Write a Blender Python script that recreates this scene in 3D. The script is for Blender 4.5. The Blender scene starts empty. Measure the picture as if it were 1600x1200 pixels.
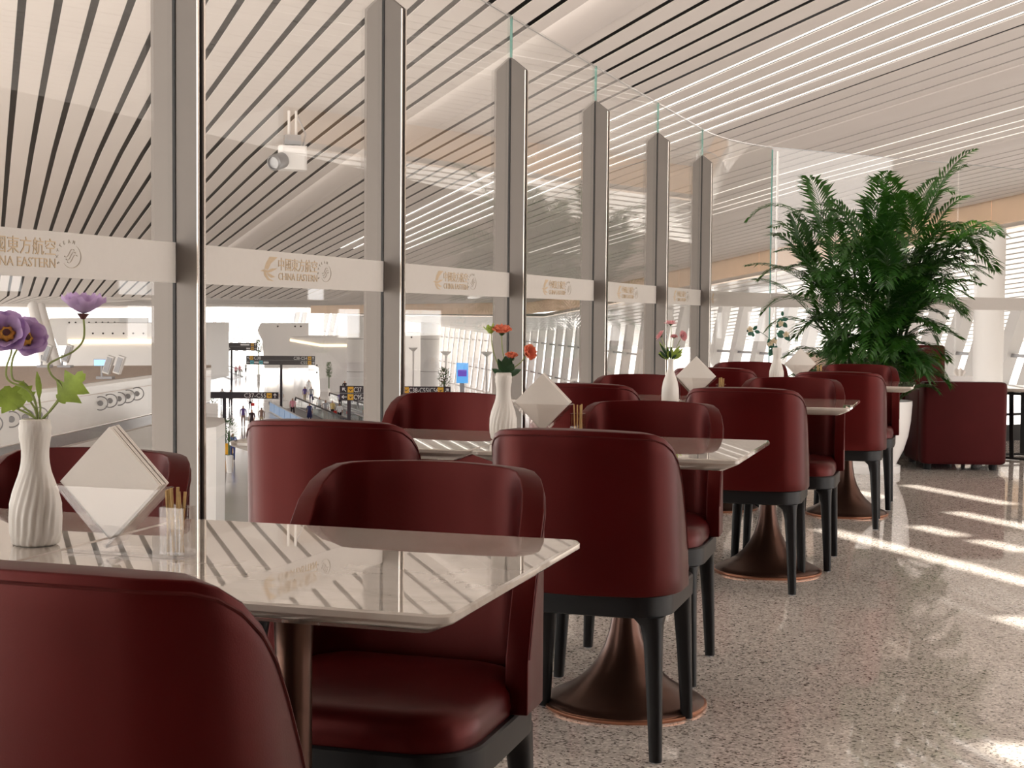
import bpy, bmesh, math, random
from mathutils import Vector, Matrix
random.seed(7)
R = math.radians
scene = bpy.context.scene
col = scene.collection

# ---------------------------------------------------------------- camera
F_PX, PITCH, ROLL, YAW, CAM_H = 2300.0, .0467, .0084, .3347, 1.1204
CAM = Vector((0, 0, CAM_H))
_fw = Vector((-math.sin(YAW)*math.cos(PITCH), math.cos(YAW)*math.cos(PITCH), -math.sin(PITCH)))
_r0 = Vector((math.cos(YAW), math.sin(YAW), 0)); _u0 = _r0.cross(_fw)
_rt = math.cos(ROLL)*_r0 + math.sin(ROLL)*_u0
_up = -math.sin(ROLL)*_r0 + math.cos(ROLL)*_u0
cam_data = bpy.data.cameras.new('camera'); cam = bpy.data.objects.new('camera', cam_data); col.objects.link(cam)
cam.matrix_world = Matrix(((_rt.x, _up.x, -_fw.x, 0), (_rt.y, _up.y, -_fw.y, 0), (_rt.z, _up.z, -_fw.z, CAM_H), (0, 0, 0, 1)))
cam_data.sensor_width = 36; cam_data.lens = F_PX/1600*36; cam_data.clip_end = 2000; cam_data.clip_start = .05
scene.camera = cam
def ray(x, y): return _fw + _rt*((x-800)/F_PX) + _up*((600-y)/F_PX)
def atz(x, y, z): d = ray(x, y); return CAM + d*((z-CAM_H)/d.z)
def atd(x, y, d): return CAM + ray(x, y)*d

# ---------------------------------------------------------------- world, sun, exposure
w = bpy.data.worlds.new('sky'); scene.world = w; w.use_nodes = True
w.node_tree.nodes['Background'].inputs[0].default_value = (1.0, .945, .91, 1)
w.node_tree.nodes['Background'].inputs[1].default_value = 3.6
sun_d = bpy.data.lights.new('sun', 'SUN'); sun = bpy.data.objects.new('sun', sun_d); col.objects.link(sun)
sun_d.energy = 11.0; sun_d.angle = R(.6); sun_d.color = (1, .93, .82)
SUN_TO = Vector((-.45, .50, -1))          # direction in which the sunlight travels
sun.rotation_euler = SUN_TO.to_track_quat('-Z', 'Y').to_euler()
vs = scene.view_settings
vs.view_transform = 'Standard'; vs.look = 'None'; vs.gamma = 1; vs.use_curve_mapping = False; vs.exposure = 0.1

# ---------------------------------------------------------------- materials
MATS = {}
def nodes_of(name):
    m = bpy.data.materials.new(name); m.use_nodes = True
    nt = m.node_tree; b = nt.nodes['Principled BSDF']; MATS[name] = m
    return m, nt, b
def ramp(nt, fac, stops):
    r = nt.nodes.new('ShaderNodeValToRGB'); nt.links.new(fac, r.inputs[0])
    while len(r.color_ramp.elements) < len(stops): r.color_ramp.elements.new(.5)
    for e, (p, c) in zip(r.color_ramp.elements, stops): e.position = p; e.color = (*c, 1)
    return r.outputs[0]
def noise(nt, scale, detail=4, rough=.6, dist=0, stretch=None):
    n = nt.nodes.new('ShaderNodeTexNoise'); n.inputs['Scale'].default_value = scale
    n.inputs['Detail'].default_value = detail; n.inputs['Roughness'].default_value = rough; n.inputs['Distortion'].default_value = dist
    tc = nt.nodes.new('ShaderNodeTexCoord'); src = tc.outputs['Object']
    if stretch:
        mp = nt.nodes.new('ShaderNodeMapping'); mp.inputs['Scale'].default_value = stretch
        nt.links.new(src, mp.inputs[0]); src = mp.outputs[0]
    nt.links.new(src, n.inputs['Vector'])
    return n.outputs[0]
def bump(nt, b, h, strength, dist=.01):
    bp = nt.nodes.new('ShaderNodeBump'); bp.inputs['Strength'].default_value = strength; bp.inputs['Distance'].default_value = dist
    nt.links.new(h, bp.inputs['Height']); nt.links.new(bp.outputs[0], b.inputs['Normal'])
def plain(name, c, rough=.5, metal=0, var=.06, scale=8, spec=.5, coat=0, bumpy=0):
    m, nt, b = nodes_of(name)
    f = noise(nt, scale)
    lo = tuple(max(0, x*(1-var)) for x in c); hi = tuple(min(1, x*(1+var)) for x in c)
    nt.links.new(ramp(nt, f, [(.3, lo), (.7, hi)]), b.inputs['Base Color'])
    b.inputs['Roughness'].default_value = rough; b.inputs['Metallic'].default_value = metal
    b.inputs['Specular IOR Level'].default_value = spec; b.inputs['Coat Weight'].default_value = coat
    if bumpy: bump(nt, b, noise(nt, scale*12, 3), bumpy, .002)
    return m
def leather(name, c, rough=.42):
    m, nt, b = nodes_of(name)
    f = noise(nt, 5, 3)
    nt.links.new(ramp(nt, f, [(.3, tuple(x*.85 for x in c)), (.7, tuple(x*1.15 for x in c))]), b.inputs['Base Color'])
    b.inputs['Roughness'].default_value = rough; b.inputs['Specular IOR Level'].default_value = .46; b.inputs['Specular Tint'].default_value = (1, .27, .24, 1)
    v = nt.nodes.new('ShaderNodeTexVoronoi'); v.inputs['Scale'].default_value = 420
    tc = nt.nodes.new('ShaderNodeTexCoord'); nt.links.new(tc.outputs['Object'], v.inputs['Vector'])
    bump(nt, b, v.outputs['Distance'], .05, .001)
    return m
leather('leather', (.040, .0016, .0021), .38)
leather('leather_dark', (.04, .004, .004), .5)
leather('armchair_leather', (.028, .003, .0045), .55)
leather('leather_beige', (.5, .42, .35), .5)
plain('black_wood', (.005, .0045, .005), .42, var=.2, scale=20, spec=.3)
plain('white', (.82, .80, .785), .5, var=.02, scale=2)
plain('white_gloss', (.84, .82, .80), .25, var=.02, scale=2)
plain('ceramic', (.80, .765, .71), .38, var=.02, scale=6, spec=.5)
plain('ceiling_white', (.725, .675, .645), .55, var=.02, scale=.6)
plain('ceiling_back', (.06, .057, .055), .8, var=.1, scale=1)
plain('steel', (.16, .14, .125), .45, .5, var=.03, scale=3)
plain('steel_edge', (.80, .74, .68), .25, .9, var=.03, scale=3)
plain('black_seal', (.01, .01, .01), .6)
plain('bronze', (.085, .042, .03), .30, .8, var=.12, scale=6)
plain('copper', (.50, .24, .15), .28, .95, var=.1, scale=6)
plain('paper', (.80, .755, .70), .85, var=.02, scale=10, bumpy=.1)
plain('stick_wood', (.46, .30, .12), .7, var=.2, scale=60)
plain('anther', (.72, .38, .05), .8, var=.3, scale=200)
plain('anther_dark', (.10, .03, .03), .8, var=.3, scale=200)
plain('stem_green', (.26, .32, .10), .6, var=.2, scale=30)
plain('leaf_green', (.30, .42, .06), .55, var=.3, scale=30)
plain('leaf_dark', (.02, .065, .02), .5, var=.3, scale=30)
plain('leaf_teal', (.015, .10, .06), .5, var=.3, scale=30)
def leafy(name, c, tr):
    m, nt, b = nodes_of(name)
    oi = nt.nodes.new('ShaderNodeObjectInfo')
    lo = tuple(x*.55 for x in c)
    nt.links.new(ramp(nt, oi.outputs['Random'], [(0, lo), (1, c)]), b.inputs['Base Color'])
    b.inputs['Roughness'].default_value = .38
    t = nt.nodes.new('ShaderNodeBsdfTranslucent'); t.inputs[0].default_value = (*tr, 1)
    mx = nt.nodes.new('ShaderNodeMixShader'); mx.inputs[0].default_value = .28
    out = nt.nodes['Material Output']
    nt.links.new(b.outputs[0], mx.inputs[1]); nt.links.new(t.outputs[0], mx.inputs[2]); nt.links.new(mx.outputs[0], out.inputs[0])
    return m
def petal(name, c, tr):
    m, nt, b = nodes_of(name)
    f = noise(nt, 45)
    nt.links.new(ramp(nt, f, [(.3, tuple(x*.8 for x in c)), (.7, c)]), b.inputs['Base Color']); b.inputs['Roughness'].default_value = .7
    t = nt.nodes.new('ShaderNodeBsdfTranslucent'); t.inputs[0].default_value = (*tr, 1)
    mx = nt.nodes.new('ShaderNodeMixShader'); mx.inputs[0].default_value = .35
    nt.links.new(b.outputs[0], mx.inputs[1]); nt.links.new(t.outputs[0], mx.inputs[2]); nt.links.new(mx.outputs[0], nt.nodes['Material Output'].inputs[0])
leafy('palm', (.022, .085, .014), (.07, .22, .012))
leafy('bush', (.05, .16, .04), (.10, .25, .03))
petal('petal_purple', (.66, .50, .78), (.70, .50, .80))
petal('petal_coral', (.86, .26, .16), (.90, .35, .20))
petal('petal_pink', (.86, .46, .50), (.9, .5, .5))
petal('petal_cream', (.86, .76, .58), (.9, .8, .6))
plain('cane', (.05, .10, .03), .5, var=.3, scale=20)
plain('soil', (.03, .022, .018), .9, var=.4, scale=60)
plain('tan_wood', (.92, .67, .47), .55, var=.06, scale=.5)
plain('sign_dark', (.06, .06, .07), .85, spec=.1)
plain('sign_white', (.9, .9, .9), .5)
plain('sign_yellow', (.85, .46, .03), .5)
plain('sign_cyan', (.10, .55, .65), .5)
plain('metal_grey', (.33, .33, .34), .4, .6)
plain('robot_yellow', (.85, .42, .02), .4)
plain('blue_panel', (.12, .33, .66), .4, var=.08)
plain('gold_print', (.58, .45, .30), .6, var=.05)
plain('grey_print', (.50, .45, .39), .6, var=.05)
plain('skin', (.55, .33, .22), .6)
plain('skin_dark', (.36, .20, .13), .6)
plain('hair', (.015, .012, .012), .6)
for n, c in dict(pink=(.75, .30, .36), grey=(.40, .40, .42), black=(.02, .02, .025), white=(.82, .82, .82), purple=(.13, .09, .30), brown=(.30, .19, .15),
                 navy=(.03, .05, .17), yellow=(.80, .62, .25), red=(.75, .05, .04), green=(.02, .17, .10), blue=(.16, .24, .60), khaki=(.42, .34, .22)).items():
    plain('cloth_'+n, c, .85, var=.1, scale=4)
def emit(name, c, s):
    m, nt, b = nodes_of(name)
    b.inputs['Base Color'].default_value = (*c, 1); b.inputs['Emission Color'].default_value = (*c, 1); b.inputs['Emission Strength'].default_value = s
    return m
emit('edge_glint', (1, .95, .88), 2.2)  # glow for imitated highlights along the roof panels, not a lamp
emit('lamp_warm', (1, .80, .55), 1.6)
emit('screen_blue', (.10, .40, .85), .9)
emit('screen_violet', (.12, .07, .45), .9)
emit('screen_pale', (.35, .62, .95), .9)

def glassy(name, tint, base=.035, gain=.9, rough=0.0):
    # thin clear sheet: straight-through transmission plus Schlick reflection on both faces
    m = bpy.data.materials.new(name); m.use_nodes = True; nt = m.node_tree; MATS[name] = m
    for n in list(nt.nodes):
        if n.type == 'BSDF_PRINCIPLED': nt.nodes.remove(n)
    lw = nt.nodes.new('ShaderNodeLayerWeight'); lw.inputs[0].default_value = .5
    pw = nt.nodes.new('ShaderNodeMath'); pw.operation = 'POWER'; pw.inputs[1].default_value = 5
    ml = nt.nodes.new('ShaderNodeMath'); ml.operation = 'MULTIPLY_ADD'; ml.inputs[1].default_value = gain; ml.inputs[2].default_value = base
    nt.links.new(lw.outputs['Facing'], pw.inputs[0]); nt.links.new(pw.outputs[0], ml.inputs[0])
    t = nt.nodes.new('ShaderNodeBsdfTransparent'); t.inputs[0].default_value = (*tint, 1)
    g = nt.nodes.new('ShaderNodeBsdfGlossy'); g.inputs['Roughness'].default_value = rough; g.inputs[0].default_value = (1, 1, 1, 1)
    mx = nt.nodes.new('ShaderNodeMixShader'); nt.links.new(ml.outputs[0], mx.inputs[0]); nt.links.new(t.outputs[0], mx.inputs[1]); nt.links.new(g.outputs[0], mx.inputs[2])
    nt.links.new(mx.outputs[0], nt.nodes['Material Output'].inputs[0])
    return m
glassy('glass', (.985, .99, .985))
glassy('glass_rail', (.86, .90, .90), .05)
glassy('acrylic', (.97, .96, .955), .05, .9, 0)
plain('glass_edge', (.02, .20, .15), .15, var=.2)
def frosted(name):
    m = bpy.data.materials.new(name); m.use_nodes = True; nt = m.node_tree; MATS[name] = m
    b = nt.nodes['Principled BSDF']
    f = noise(nt, 40)
    nt.links.new(ramp(nt, f, [(.3, (.66, .63, .60)), (.7, (.69, .66, .63))]), b.inputs['Base Color'])
    b.inputs['Roughness'].default_value = .7
    tl = nt.nodes.new('ShaderNodeBsdfTranslucent'); tl.inputs[0].default_value = (.66, .63, .60, 1)
    tp = nt.nodes.new('ShaderNodeBsdfTransparent')
    m1 = nt.nodes.new('ShaderNodeMixShader'); m1.inputs[0].default_value = .5
    m2 = nt.nodes.new('ShaderNodeMixShader'); m2.inputs[0].default_value = .12
    nt.links.new(b.outputs[0], m1.inputs[1]); nt.links.new(tl.outputs[0], m1.inputs[2])
    nt.links.new(m1.outputs[0], m2.inputs[1]); nt.links.new(tp.outputs[0], m2.inputs[2])
    nt.links.new(m2.outputs[0], nt.nodes['Material Output'].inputs[0])
frosted('frosted')
def marble():
    m, nt, b = nodes_of('marble')
    n1 = noise(nt, 2.2, 8, .62, 1.6, (1, 2.2, 1))
    nt.links.new(ramp(nt, n1, [(.32, (.43, .375, .325)), (.47, (.54, .485, .43)), (.60, (.58, .525, .475)), (.75, (.49, .435, .38))]), b.inputs['Base Color'])
    b.inputs['Roughness'].default_value = .02; b.inputs['Specular IOR Level'].default_value = .6
    b.inputs['Coat Weight'].default_value = .8; b.inputs['Coat Roughness'].default_value = .01
marble()
def granite(name, lo, mid, hi):
    m, nt, b = nodes_of(name)
    tc = nt.nodes.new('ShaderNodeTexCoord')
    geo = nt.nodes.new('ShaderNodeNewGeometry')
    v = nt.nodes.new('ShaderNodeTexVoronoi'); v.inputs['Scale'].default_value = 140; nt.links.new(geo.outputs['Position'], v.inputs['Vector'])
    sep = nt.nodes.new('ShaderNodeSeparateColor'); nt.links.new(v.outputs['Color'], sep.inputs[0])
    n = nt.nodes.new('ShaderNodeTexNoise'); n.inputs['Scale'].default_value = 130; n.inputs['Detail'].default_value = 3; nt.links.new(geo.outputs['Position'], n.inputs['Vector'])
    ad = nt.nodes.new('ShaderNodeMath'); ad.operation = 'MULTIPLY_ADD'; ad.inputs[1].default_value = .6; nt.links.new(sep.outputs[0], ad.inputs[0])
    m2 = nt.nodes.new('ShaderNodeMath'); m2.operation = 'MULTIPLY'; m2.inputs[1].default_value = .4; nt.links.new(n.outputs[0], m2.inputs[0]); nt.links.new(m2.outputs[0], ad.inputs[2])
    nt.links.new(ramp(nt, ad.outputs[0], [(.22, lo), (.36, mid), (.62, mid), (.78, hi)]), b.inputs['Base Color'])
    b.inputs['Roughness'].default_value = .03; b.inputs['Specular IOR Level'].default_value = .6
    nn = nt.nodes.new('ShaderNodeTexNoise'); nn.inputs['Scale'].default_value = 1.3; nn.inputs['Detail'].default_value = 1; nt.links.new(geo.outputs['Position'], nn.inputs['Vector'])
    bump(nt, b, nn.outputs[0], .025, .05)
granite('granite', (.14, .12, .105), (.60, .545, .50), (.86, .80, .75))
plain('lounge_wall', (.40, .35, .31), .6, var=.03, scale=1)
plain('dark_panel', (.10, .06, .045), .5, var=.1, scale=1)
plain('grout', (.12, .11, .10), .7)
plain('pod_white', (.85, .83, .815), .4, var=.02, scale=.3)
plain('hall_floor', (.62, .59, .56), .12, var=.05, scale=.05, spec=.6)

# ---------------------------------------------------------------- mesh helpers
class MB:
    def __init__(s): s.v = []; s.f = []; s.m = []; s.mi = 0
    def add(s, vs, fs):
        o = len(s.v); s.v += [tuple(p) for p in vs]; s.f += [tuple(i+o for i in f) for f in fs]; s.m += [s.mi]*len(fs); return s
    def box(s, c, d, rz=0, rx=0, ry=0):
        M = Matrix.Translation(c) @ Matrix.Rotation(rz, 4, 'Z') @ Matrix.Rotation(ry, 4, 'Y') @ Matrix.Rotation(rx, 4, 'X')
        x, y, z = d[0]/2, d[1]/2, d[2]/2
        return s.add([M @ Vector(p) for p in ((-x,-y,-z),(x,-y,-z),(x,y,-z),(-x,y,-z),(-x,-y,z),(x,-y,z),(x,y,z),(-x,y,z))],
                     [(3,2,1,0),(4,5,6,7),(0,1,5,4),(1,2,6,5),(2,3,7,6),(3,0,4,7)])
    def loft(s, rings, cap=True, closed=True):
        n = len(rings[0]); fs = []
        for i in range(len(rings)-1):
            for j in range(n if closed else n-1):
                k = (j+1) % n; fs.append((i*n+j, i*n+k, (i+1)*n+k, (i+1)*n+j))
        if cap and closed: fs.append(tuple(reversed(range(n)))); fs.append(tuple((len(rings)-1)*n+j for j in range(n)))
        return s.add([p for r in rings for p in r], fs)
    def lathe(s, prof, n=32, c=(0, 0, 0), rib=0, nrib=0, twist=0):
        rings = []
        for r, z in prof:
            ring = []
            for j in range(n):
                a = 2*math.pi*j/n
                rr = r*(1+rib*math.cos(nrib*(a+twist*z))) if nrib else r
                ring.append((c[0]+rr*math.cos(a), c[1]+rr*math.sin(a), c[2]+z))
            rings.append(ring)
        return s.loft(rings)
    def tube(s, pts, rad, n=8, cap=True):
        pts = [Vector(p) for p in pts]; rings = []
        prev = None
        for i, p in enumerate(pts):
            t = (pts[min(i+1, len(pts)-1)]-pts[max(i-1, 0)]).normalized()
            if prev is None: a = t.orthogonal().normalized()
            else: a = (prev-t*prev.dot(t)).normalized()
            prev = a; b = t.cross(a); r = rad[i] if isinstance(rad, (list, tuple)) else rad
            rings.append([p+a*(r*math.cos(2*math.pi*j/n))+b*(r*math.sin(2*math.pi*j/n)) for j in range(n)])
        return s.loft(rings, cap)
    def prism(s, poly, ext):
        e = Vector(ext); n = len(poly); A = [Vector(p) for p in poly]
        return s.add(A+[p+e for p in A], [tuple(reversed(range(n))), tuple(range(n, 2*n))]+[(i, (i+1) % n, n+(i+1) % n, n+i) for i in range(n)])
    def mesh(s, name, mats, smooth=False, angle=None):
        me = bpy.data.meshes.new(name); me.from_pydata(s.v, [], s.f); me.update()
        for m in (mats if isinstance(mats, (list, tuple)) else [mats]): me.materials.append(MATS[m])
        if any(s.m): me.polygons.foreach_set('material_index', s.m)
        bm = bmesh.new(); bm.from_mesh(me); bmesh.ops.recalc_face_normals(bm, faces=bm.faces); bm.to_mesh(me); bm.free()
        if smooth:
            me.shade_smooth()
            if angle: me.set_sharp_from_angle(angle=R(angle))
        return me
    def build(s, name, mats, parent=None, smooth=False, angle=40, loc=None):
        return obj(name, s.mesh(name, mats, smooth, angle), parent, loc)
def obj(name, data, parent=None, loc=None, rz=None):
    o = bpy.data.objects.new(name, data); col.objects.link(o)
    if parent is not None: o.parent = parent
    if loc is not None: o.location = loc
    if rz is not None: o.rotation_euler = (0, 0, rz)
    return o
def tag(o, label=None, cat=None, group=None, kind=None):
    if label: o['label'] = label
    if cat: o['category'] = cat
    if group: o['group'] = group
    if kind: o['kind'] = kind
    return o
def thing(name, label, cat, loc=(0, 0, 0), rz=0, group=None):
    return tag(obj(name, None, None, loc, rz), label, cat, group)
def struct(name, data=None):
    return tag(obj(name, data), kind='structure')
def copy_tree(o, parent=None):
    c = o.copy(); col.objects.link(c)
    if parent is not None: c.parent = parent
    for ch in list(o.children): copy_tree(ch, c)
    return c
def bake(o):
    dg = bpy.context.evaluated_depsgraph_get(); dg.update()
    me = bpy.data.meshes.new_from_object(o.evaluated_get(dg)); o.modifiers.clear(); o.data = me; return o
def subsurf(o, n=2):
    m = o.modifiers.new('s', 'SUBSURF'); m.levels = n; m.render_levels = n; return o
def rrect(w, d, r, n=6, z=0, c=(0, 0)):
    out = []
    for cx, cy, a0 in ((w/2-r, d/2-r, 0), (-w/2+r, d/2-r, 90), (-w/2+r, -d/2+r, 180), (w/2-r, -d/2+r, 270)):
        for i in range(n+1):
            a = R(a0+90*i/n); out.append((c[0]+cx+r*math.cos(a), c[1]+cy+r*math.sin(a), z))
    return out
def text_mesh(body, size, mat, width=None, extrude=.0008):
    cu = bpy.data.curves.new('lettering', 'FONT'); cu.body = body; cu.size = size; cu.extrude = extrude; cu.resolution_u = 2
    cu.align_x = 'LEFT'; cu.align_y = 'BOTTOM_BASELINE'
    o = bpy.data.objects.new('lettering', cu); col.objects.link(o)
    dg = bpy.context.evaluated_depsgraph_get(); dg.update()
    me = bpy.data.meshes.new_from_object(o.evaluated_get(dg)); bpy.data.objects.remove(o); me.materials.clear(); me.materials.append(MATS[mat])
    x0 = min(v.co.x for v in me.vertices); x1 = max(v.co.x for v in me.vertices)
    k = (width/(x1-x0)) if width else 1
    for v in me.vertices: v.co.x = (v.co.x-x0)*k
    return me, (x1-x0)*k

# ================================================================ the setting
XW = -2.281
JY = [-.634, .796, 2.226, 3.656, 5.085, 6.510, 7.935, 9.404, 10.798]      # glass joints along the window wall
ZB0, ZB1, ZAPEX, ZTOP = 1.204, 1.318, 2.312, 2.506
ARC = [(-2.281, 10.798), (-2.272, 11.05), (-2.245, 11.29), (-2.205, 11.50), (-2.149, 11.70), (-2.07, 11.905), (-1.977, 12.098)]
END_A, END_DIR = Vector((-1.977, 12.098, 0)), Vector((1.963, 2.42, 0)).normalized()

# ---- lounge floor: slab and polished granite tiles
floor = struct('floor')
MB().prism([(-2.42, -4, -.35), (9, -4, -.35), (9, 24.5, -.35), (7.7, 24.5, -.35), (-2.02, 12.25, -.35), (-2.34, 10.9, -.35)], (0, 0, .343)).build('slab', 'grout', floor)
TS, TS2, TA = .96, .50, R(55.6)
ta, tb = Vector((math.cos(TA), math.sin(TA), 0)), Vector((-math.sin(TA), math.cos(TA), 0))
t0 = Vector((-.478, 5.272, 0))
def clip_half(poly, p, n):                     # keep the side of the line where (q-p).n >= 0
    out = []
    for i, q in enumerate(poly):
        r = poly[(i+1) % len(poly)]; dq, dr = (q-p).dot(n), (r-p).dot(n)
        if dq >= 0: out.append(q)
        if dq*dr < 0: out.append(q+(r-q)*(dq/(dq-dr)))
    return out
end_n = Vector((END_DIR.y, -END_DIR.x, 0))
tile_me = None
for i in range(-14, 22):
    for j in range(-26, 26):
        c = t0+ta*((i+.5)*TS)+tb*((j+.5)*TS2)
        g, h = TS/2-.0012, TS2/2-.0012
        poly = [c+ta*g*sx+tb*h*sy for sx, sy in ((-1, -1), (1, -1), (1, 1), (-1, 1))]
        whole = len(poly)
        q = clip_half(poly, Vector((XW-.10, 0, 0)), Vector((1, 0, 0)))
        if len(q) >= 3: q = clip_half(q, END_A-end_n*.06, end_n)
        if len(q) >= 3: q = clip_half(q, Vector((2.4, 0, 0)), Vector((-1, 0, 0)))
        if len(q) >= 3: q = clip_half(q, Vector((0, 1.0, 0)), Vector((0, 1, 0)))
        if len(q) >= 3: q = clip_half(q, Vector((0, 17, 0)), Vector((0, -1, 0)))
        if len(q) < 3: continue
        m = MB().prism([(p.x-c.x, p.y-c.y, -.012) for p in q], (0, 0, .012))
        if len(q) == 4 and all((a-b).length < 1e-6 for a, b in zip(q, poly)):
            if tile_me is None: tile_me = m.mesh('tile', 'granite')
            me = tile_me
        else: me = m.mesh('tile', 'granite')
        obj('tile', me, floor, c)

o = MB().prism([(2.405, -3.8, -.012), (8.8, -3.8, -.012), (8.8, 24, -.012), (7.6, 24, -.012), (2.405, 17.3, -.012)], (0, 0, .012)).build('paving', 'granite', floor)
MB().prism([(XW-.1, -3.8, -.012), (2.395, -3.8, -.012), (2.395, .995, -.012), (XW-.1, .995, -.012)], (0, 0, .012)).build('paving', 'granite', floor)

# ---- lounge walls out of the camera's sight: a dark panelled back wall
wall_back = struct('wall_back', MB().box((1.4, -3.0, 3.7), (7.4, .2, 7.4)).mesh('wall_back', 'dark_panel'))

wall_blocker = struct('wall_blocker', MB().box((5.0, -.7, 3.7), (.16, 4.6, 7.4)).mesh('wall_blocker', 'dark_panel'))  # unseen wall added to block light from the right and behind
wall_right = struct('wall_right')                  # farther down that side: a long wall with two rows of small windows
YA, YB_ = 14.2, 62.0
for z0_, z1_ in ((0, .68), (1.21, 1.36), (1.60, 3.8)): MB().box((7.2, (YA+YB_)/2, (z0_+z1_)/2), (.2, YB_-YA, z1_-z0_)).build('panel', 'lounge_wall', wall_right)
for (z0_, z1_), gaps in (((.68, 1.21), [(17.4, 19), (24, 25.3), (26.6, 29.4), (36, 41)]), ((1.36, 1.60), [(14.6, 15.4), (17.2, 19), (22.8, 23.8), (30.5, 33)])):
    y = YA
    for g0, g1 in gaps+[(YB_, YB_)]:
        MB().box((7.2, (y+g0)/2, (z0_+z1_)/2), (.2, g0-y, z1_-z0_)).build('pier', 'lounge_wall', wall_right); y = g1

# ---- the hall's slatted roof: long white panels with dark gaps, sloping down and away
CA, CB = Vector((-.627, .779, 0)), Vector((.779, .627, 0))
def roof_z(a):
    if a < 40: return 6.235-.0551*(a-22.28)
    if a < 86: return roof_z(39.999)-.072*(a-40)
    return roof_z(85.999)
ceiling = struct('ceiling')
AS = [-14, 0, 20, 40, 52, 64, 76, 86, 180]
PITCH_B, B0 = .553, .579
def roof_pt(a, b, dz=0): p = CA*a+CB*b; return Vector((p.x, p.y, roof_z(a)+dz))
for k in range(-26, 57):
    gap = .135 if k < 30 else .075
    bl, br = B0+PITCH_B*k+gap/2, B0+PITCH_B*(k+1)-gap/2
    rings = [[roof_pt(a, bl, .02), roof_pt(a, bl), roof_pt(a, br), roof_pt(a, br, .02)] for a in AS]
    MB().loft(rings).build('ceiling_panel', 'ceiling_white', ceiling)
for k in range(57, 84):                           # the roof runs on beside the lounge, nearer than the wooden step
    bl, br = B0+PITCH_B*k+.035, B0+PITCH_B*(k+1)-.035
    MB().loft([[roof_pt(a, bl, .05), roof_pt(a, bl), roof_pt(a, br), roof_pt(a, br, .05)] for a in (-40, 18)]).build('ceiling_panel', 'ceiling_white', ceiling)
MB().loft([[roof_pt(a, 32, .30), roof_pt(a, 32, .12), roof_pt(a, 47, .12), roof_pt(a, 47, .30)] for a in (-40, 18)]).build('roof_deck', 'ceiling_back', ceiling)
for b0_, b1_, aa in ((-15, 32, (180, 345)), (32, 62, (150, 215))):       # plain far roof over the concourse, added to keep sun and sky off it
    MB().loft([[roof_pt(a, b0_, .3), roof_pt(a, b0_, .0), roof_pt(a, b1_, .0), roof_pt(a, b1_, .3)] for a in aa]).build('roof_sheet', 'ceiling_white', ceiling)
# roof deck closing each gap from above; short skylights in it let streaks of sun fall through the gaps
SKY = {}
for px_, py_, ln in ((1500, 777, 1.2), (1400, 776, .5), (1440, 838, .5), (1520, 822, .9), (1335, 840, .45), (1430, 866, .8), (1330, 858, .3), (1560, 908, .8), (1550, 862, .5)):
    g = atz(px_, py_, 0); t = 6.6
    for _ in range(8):
        q = g-SUN_TO*t; t += (roof_z(q.dot(CA))+.05-q.z)/1.0
    q = g-SUN_TO*t
    SKY.setdefault(round((q.dot(CB)-B0)/PITCH_B), []).append((q.dot(CA)-ln/2, q.dot(CA)+ln/2))
rs = random.Random(5)
FILL_BEAMS = [(Vector((rs.uniform(.45, 5.5), rs.uniform(3.0, 13.5), 0)), 1.4) for _ in range(75)]+[(Vector((-.22, 10.85, 1.75)), .9), (Vector((-.45, 10.7, 2.1)), .7)]
for g, ln in FILL_BEAMS:                                # added unseen roof openings: sunlit floor bounces onto chairs, some beams catch the palm
    t = 6.6
    for _ in range(8):
        q = g-SUN_TO*t; t += (roof_z(q.dot(CA))+.05-q.z)/1.0
    q = g-SUN_TO*t
    SKY.setdefault(round((q.dot(CB)-B0)/PITCH_B), []).append((q.dot(CA)-ln/2, q.dot(CA)+ln/2))
def deck(k, a0, a1):
    b0, b1 = B0+PITCH_B*(k-.5), B0+PITCH_B*(k+.5)
    cuts = [a0]+[a for a in AS if a0 < a < a1]+[a1]
    MB().loft([[roof_pt(a, b0, .34), roof_pt(a, b0, .18), roof_pt(a, b1, .18), roof_pt(a, b1, .34)] for a in cuts]).build('roof_deck', 'ceiling_back', ceiling)
for k in range(-26, 58):
    a0 = AS[0]
    for s0, s1 in sorted(SKY.get(k, [])):
        if s0 > a0: deck(k, a0, s0)
        a0 = max(a0, s1)
    deck(k, a0, AS[-1])
gable = struct('gable_blocker', MB().prism([roof_pt(18, 32.2, .3), roof_pt(18, 47, .3), roof_pt(18, 47, -3.2), roof_pt(18, 32.2, -.8)], CA*.15).mesh('gable_blocker', 'white'))  # unseen closing wall added to keep bright sky out of the pane reflections
for k0, k1, dp in ((16, 17, .10), (34, 35, .06), (44, 45, .05)):      # smooth rounded beams that close two gaps each
    b0, b1 = B0+PITCH_B*(k0-.35), B0+PITCH_B*(k1+.35)
    prof_ = [(b0, .02), (b0+.02, -.02), (b0+(b1-b0)*.2, -dp*.8), ((b0+b1)/2, -dp), (b1-(b1-b0)*.2, -dp*.8), (b1-.02, -.02), (b1, .02)]
    MB().loft([[roof_pt(a, b_, z_) for b_, z_ in prof_] for a in AS]).build('beam', 'ceiling_white', ceiling, True, 50)
# glowing strips in some gaps imitate sky highlights on the panel edges
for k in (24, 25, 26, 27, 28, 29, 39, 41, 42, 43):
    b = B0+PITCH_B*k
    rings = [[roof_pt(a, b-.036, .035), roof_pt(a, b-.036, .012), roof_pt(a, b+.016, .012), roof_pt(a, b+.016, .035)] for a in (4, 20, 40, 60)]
    MB().loft(rings).build('glint_strip', 'edge_glint', ceiling)
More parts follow.
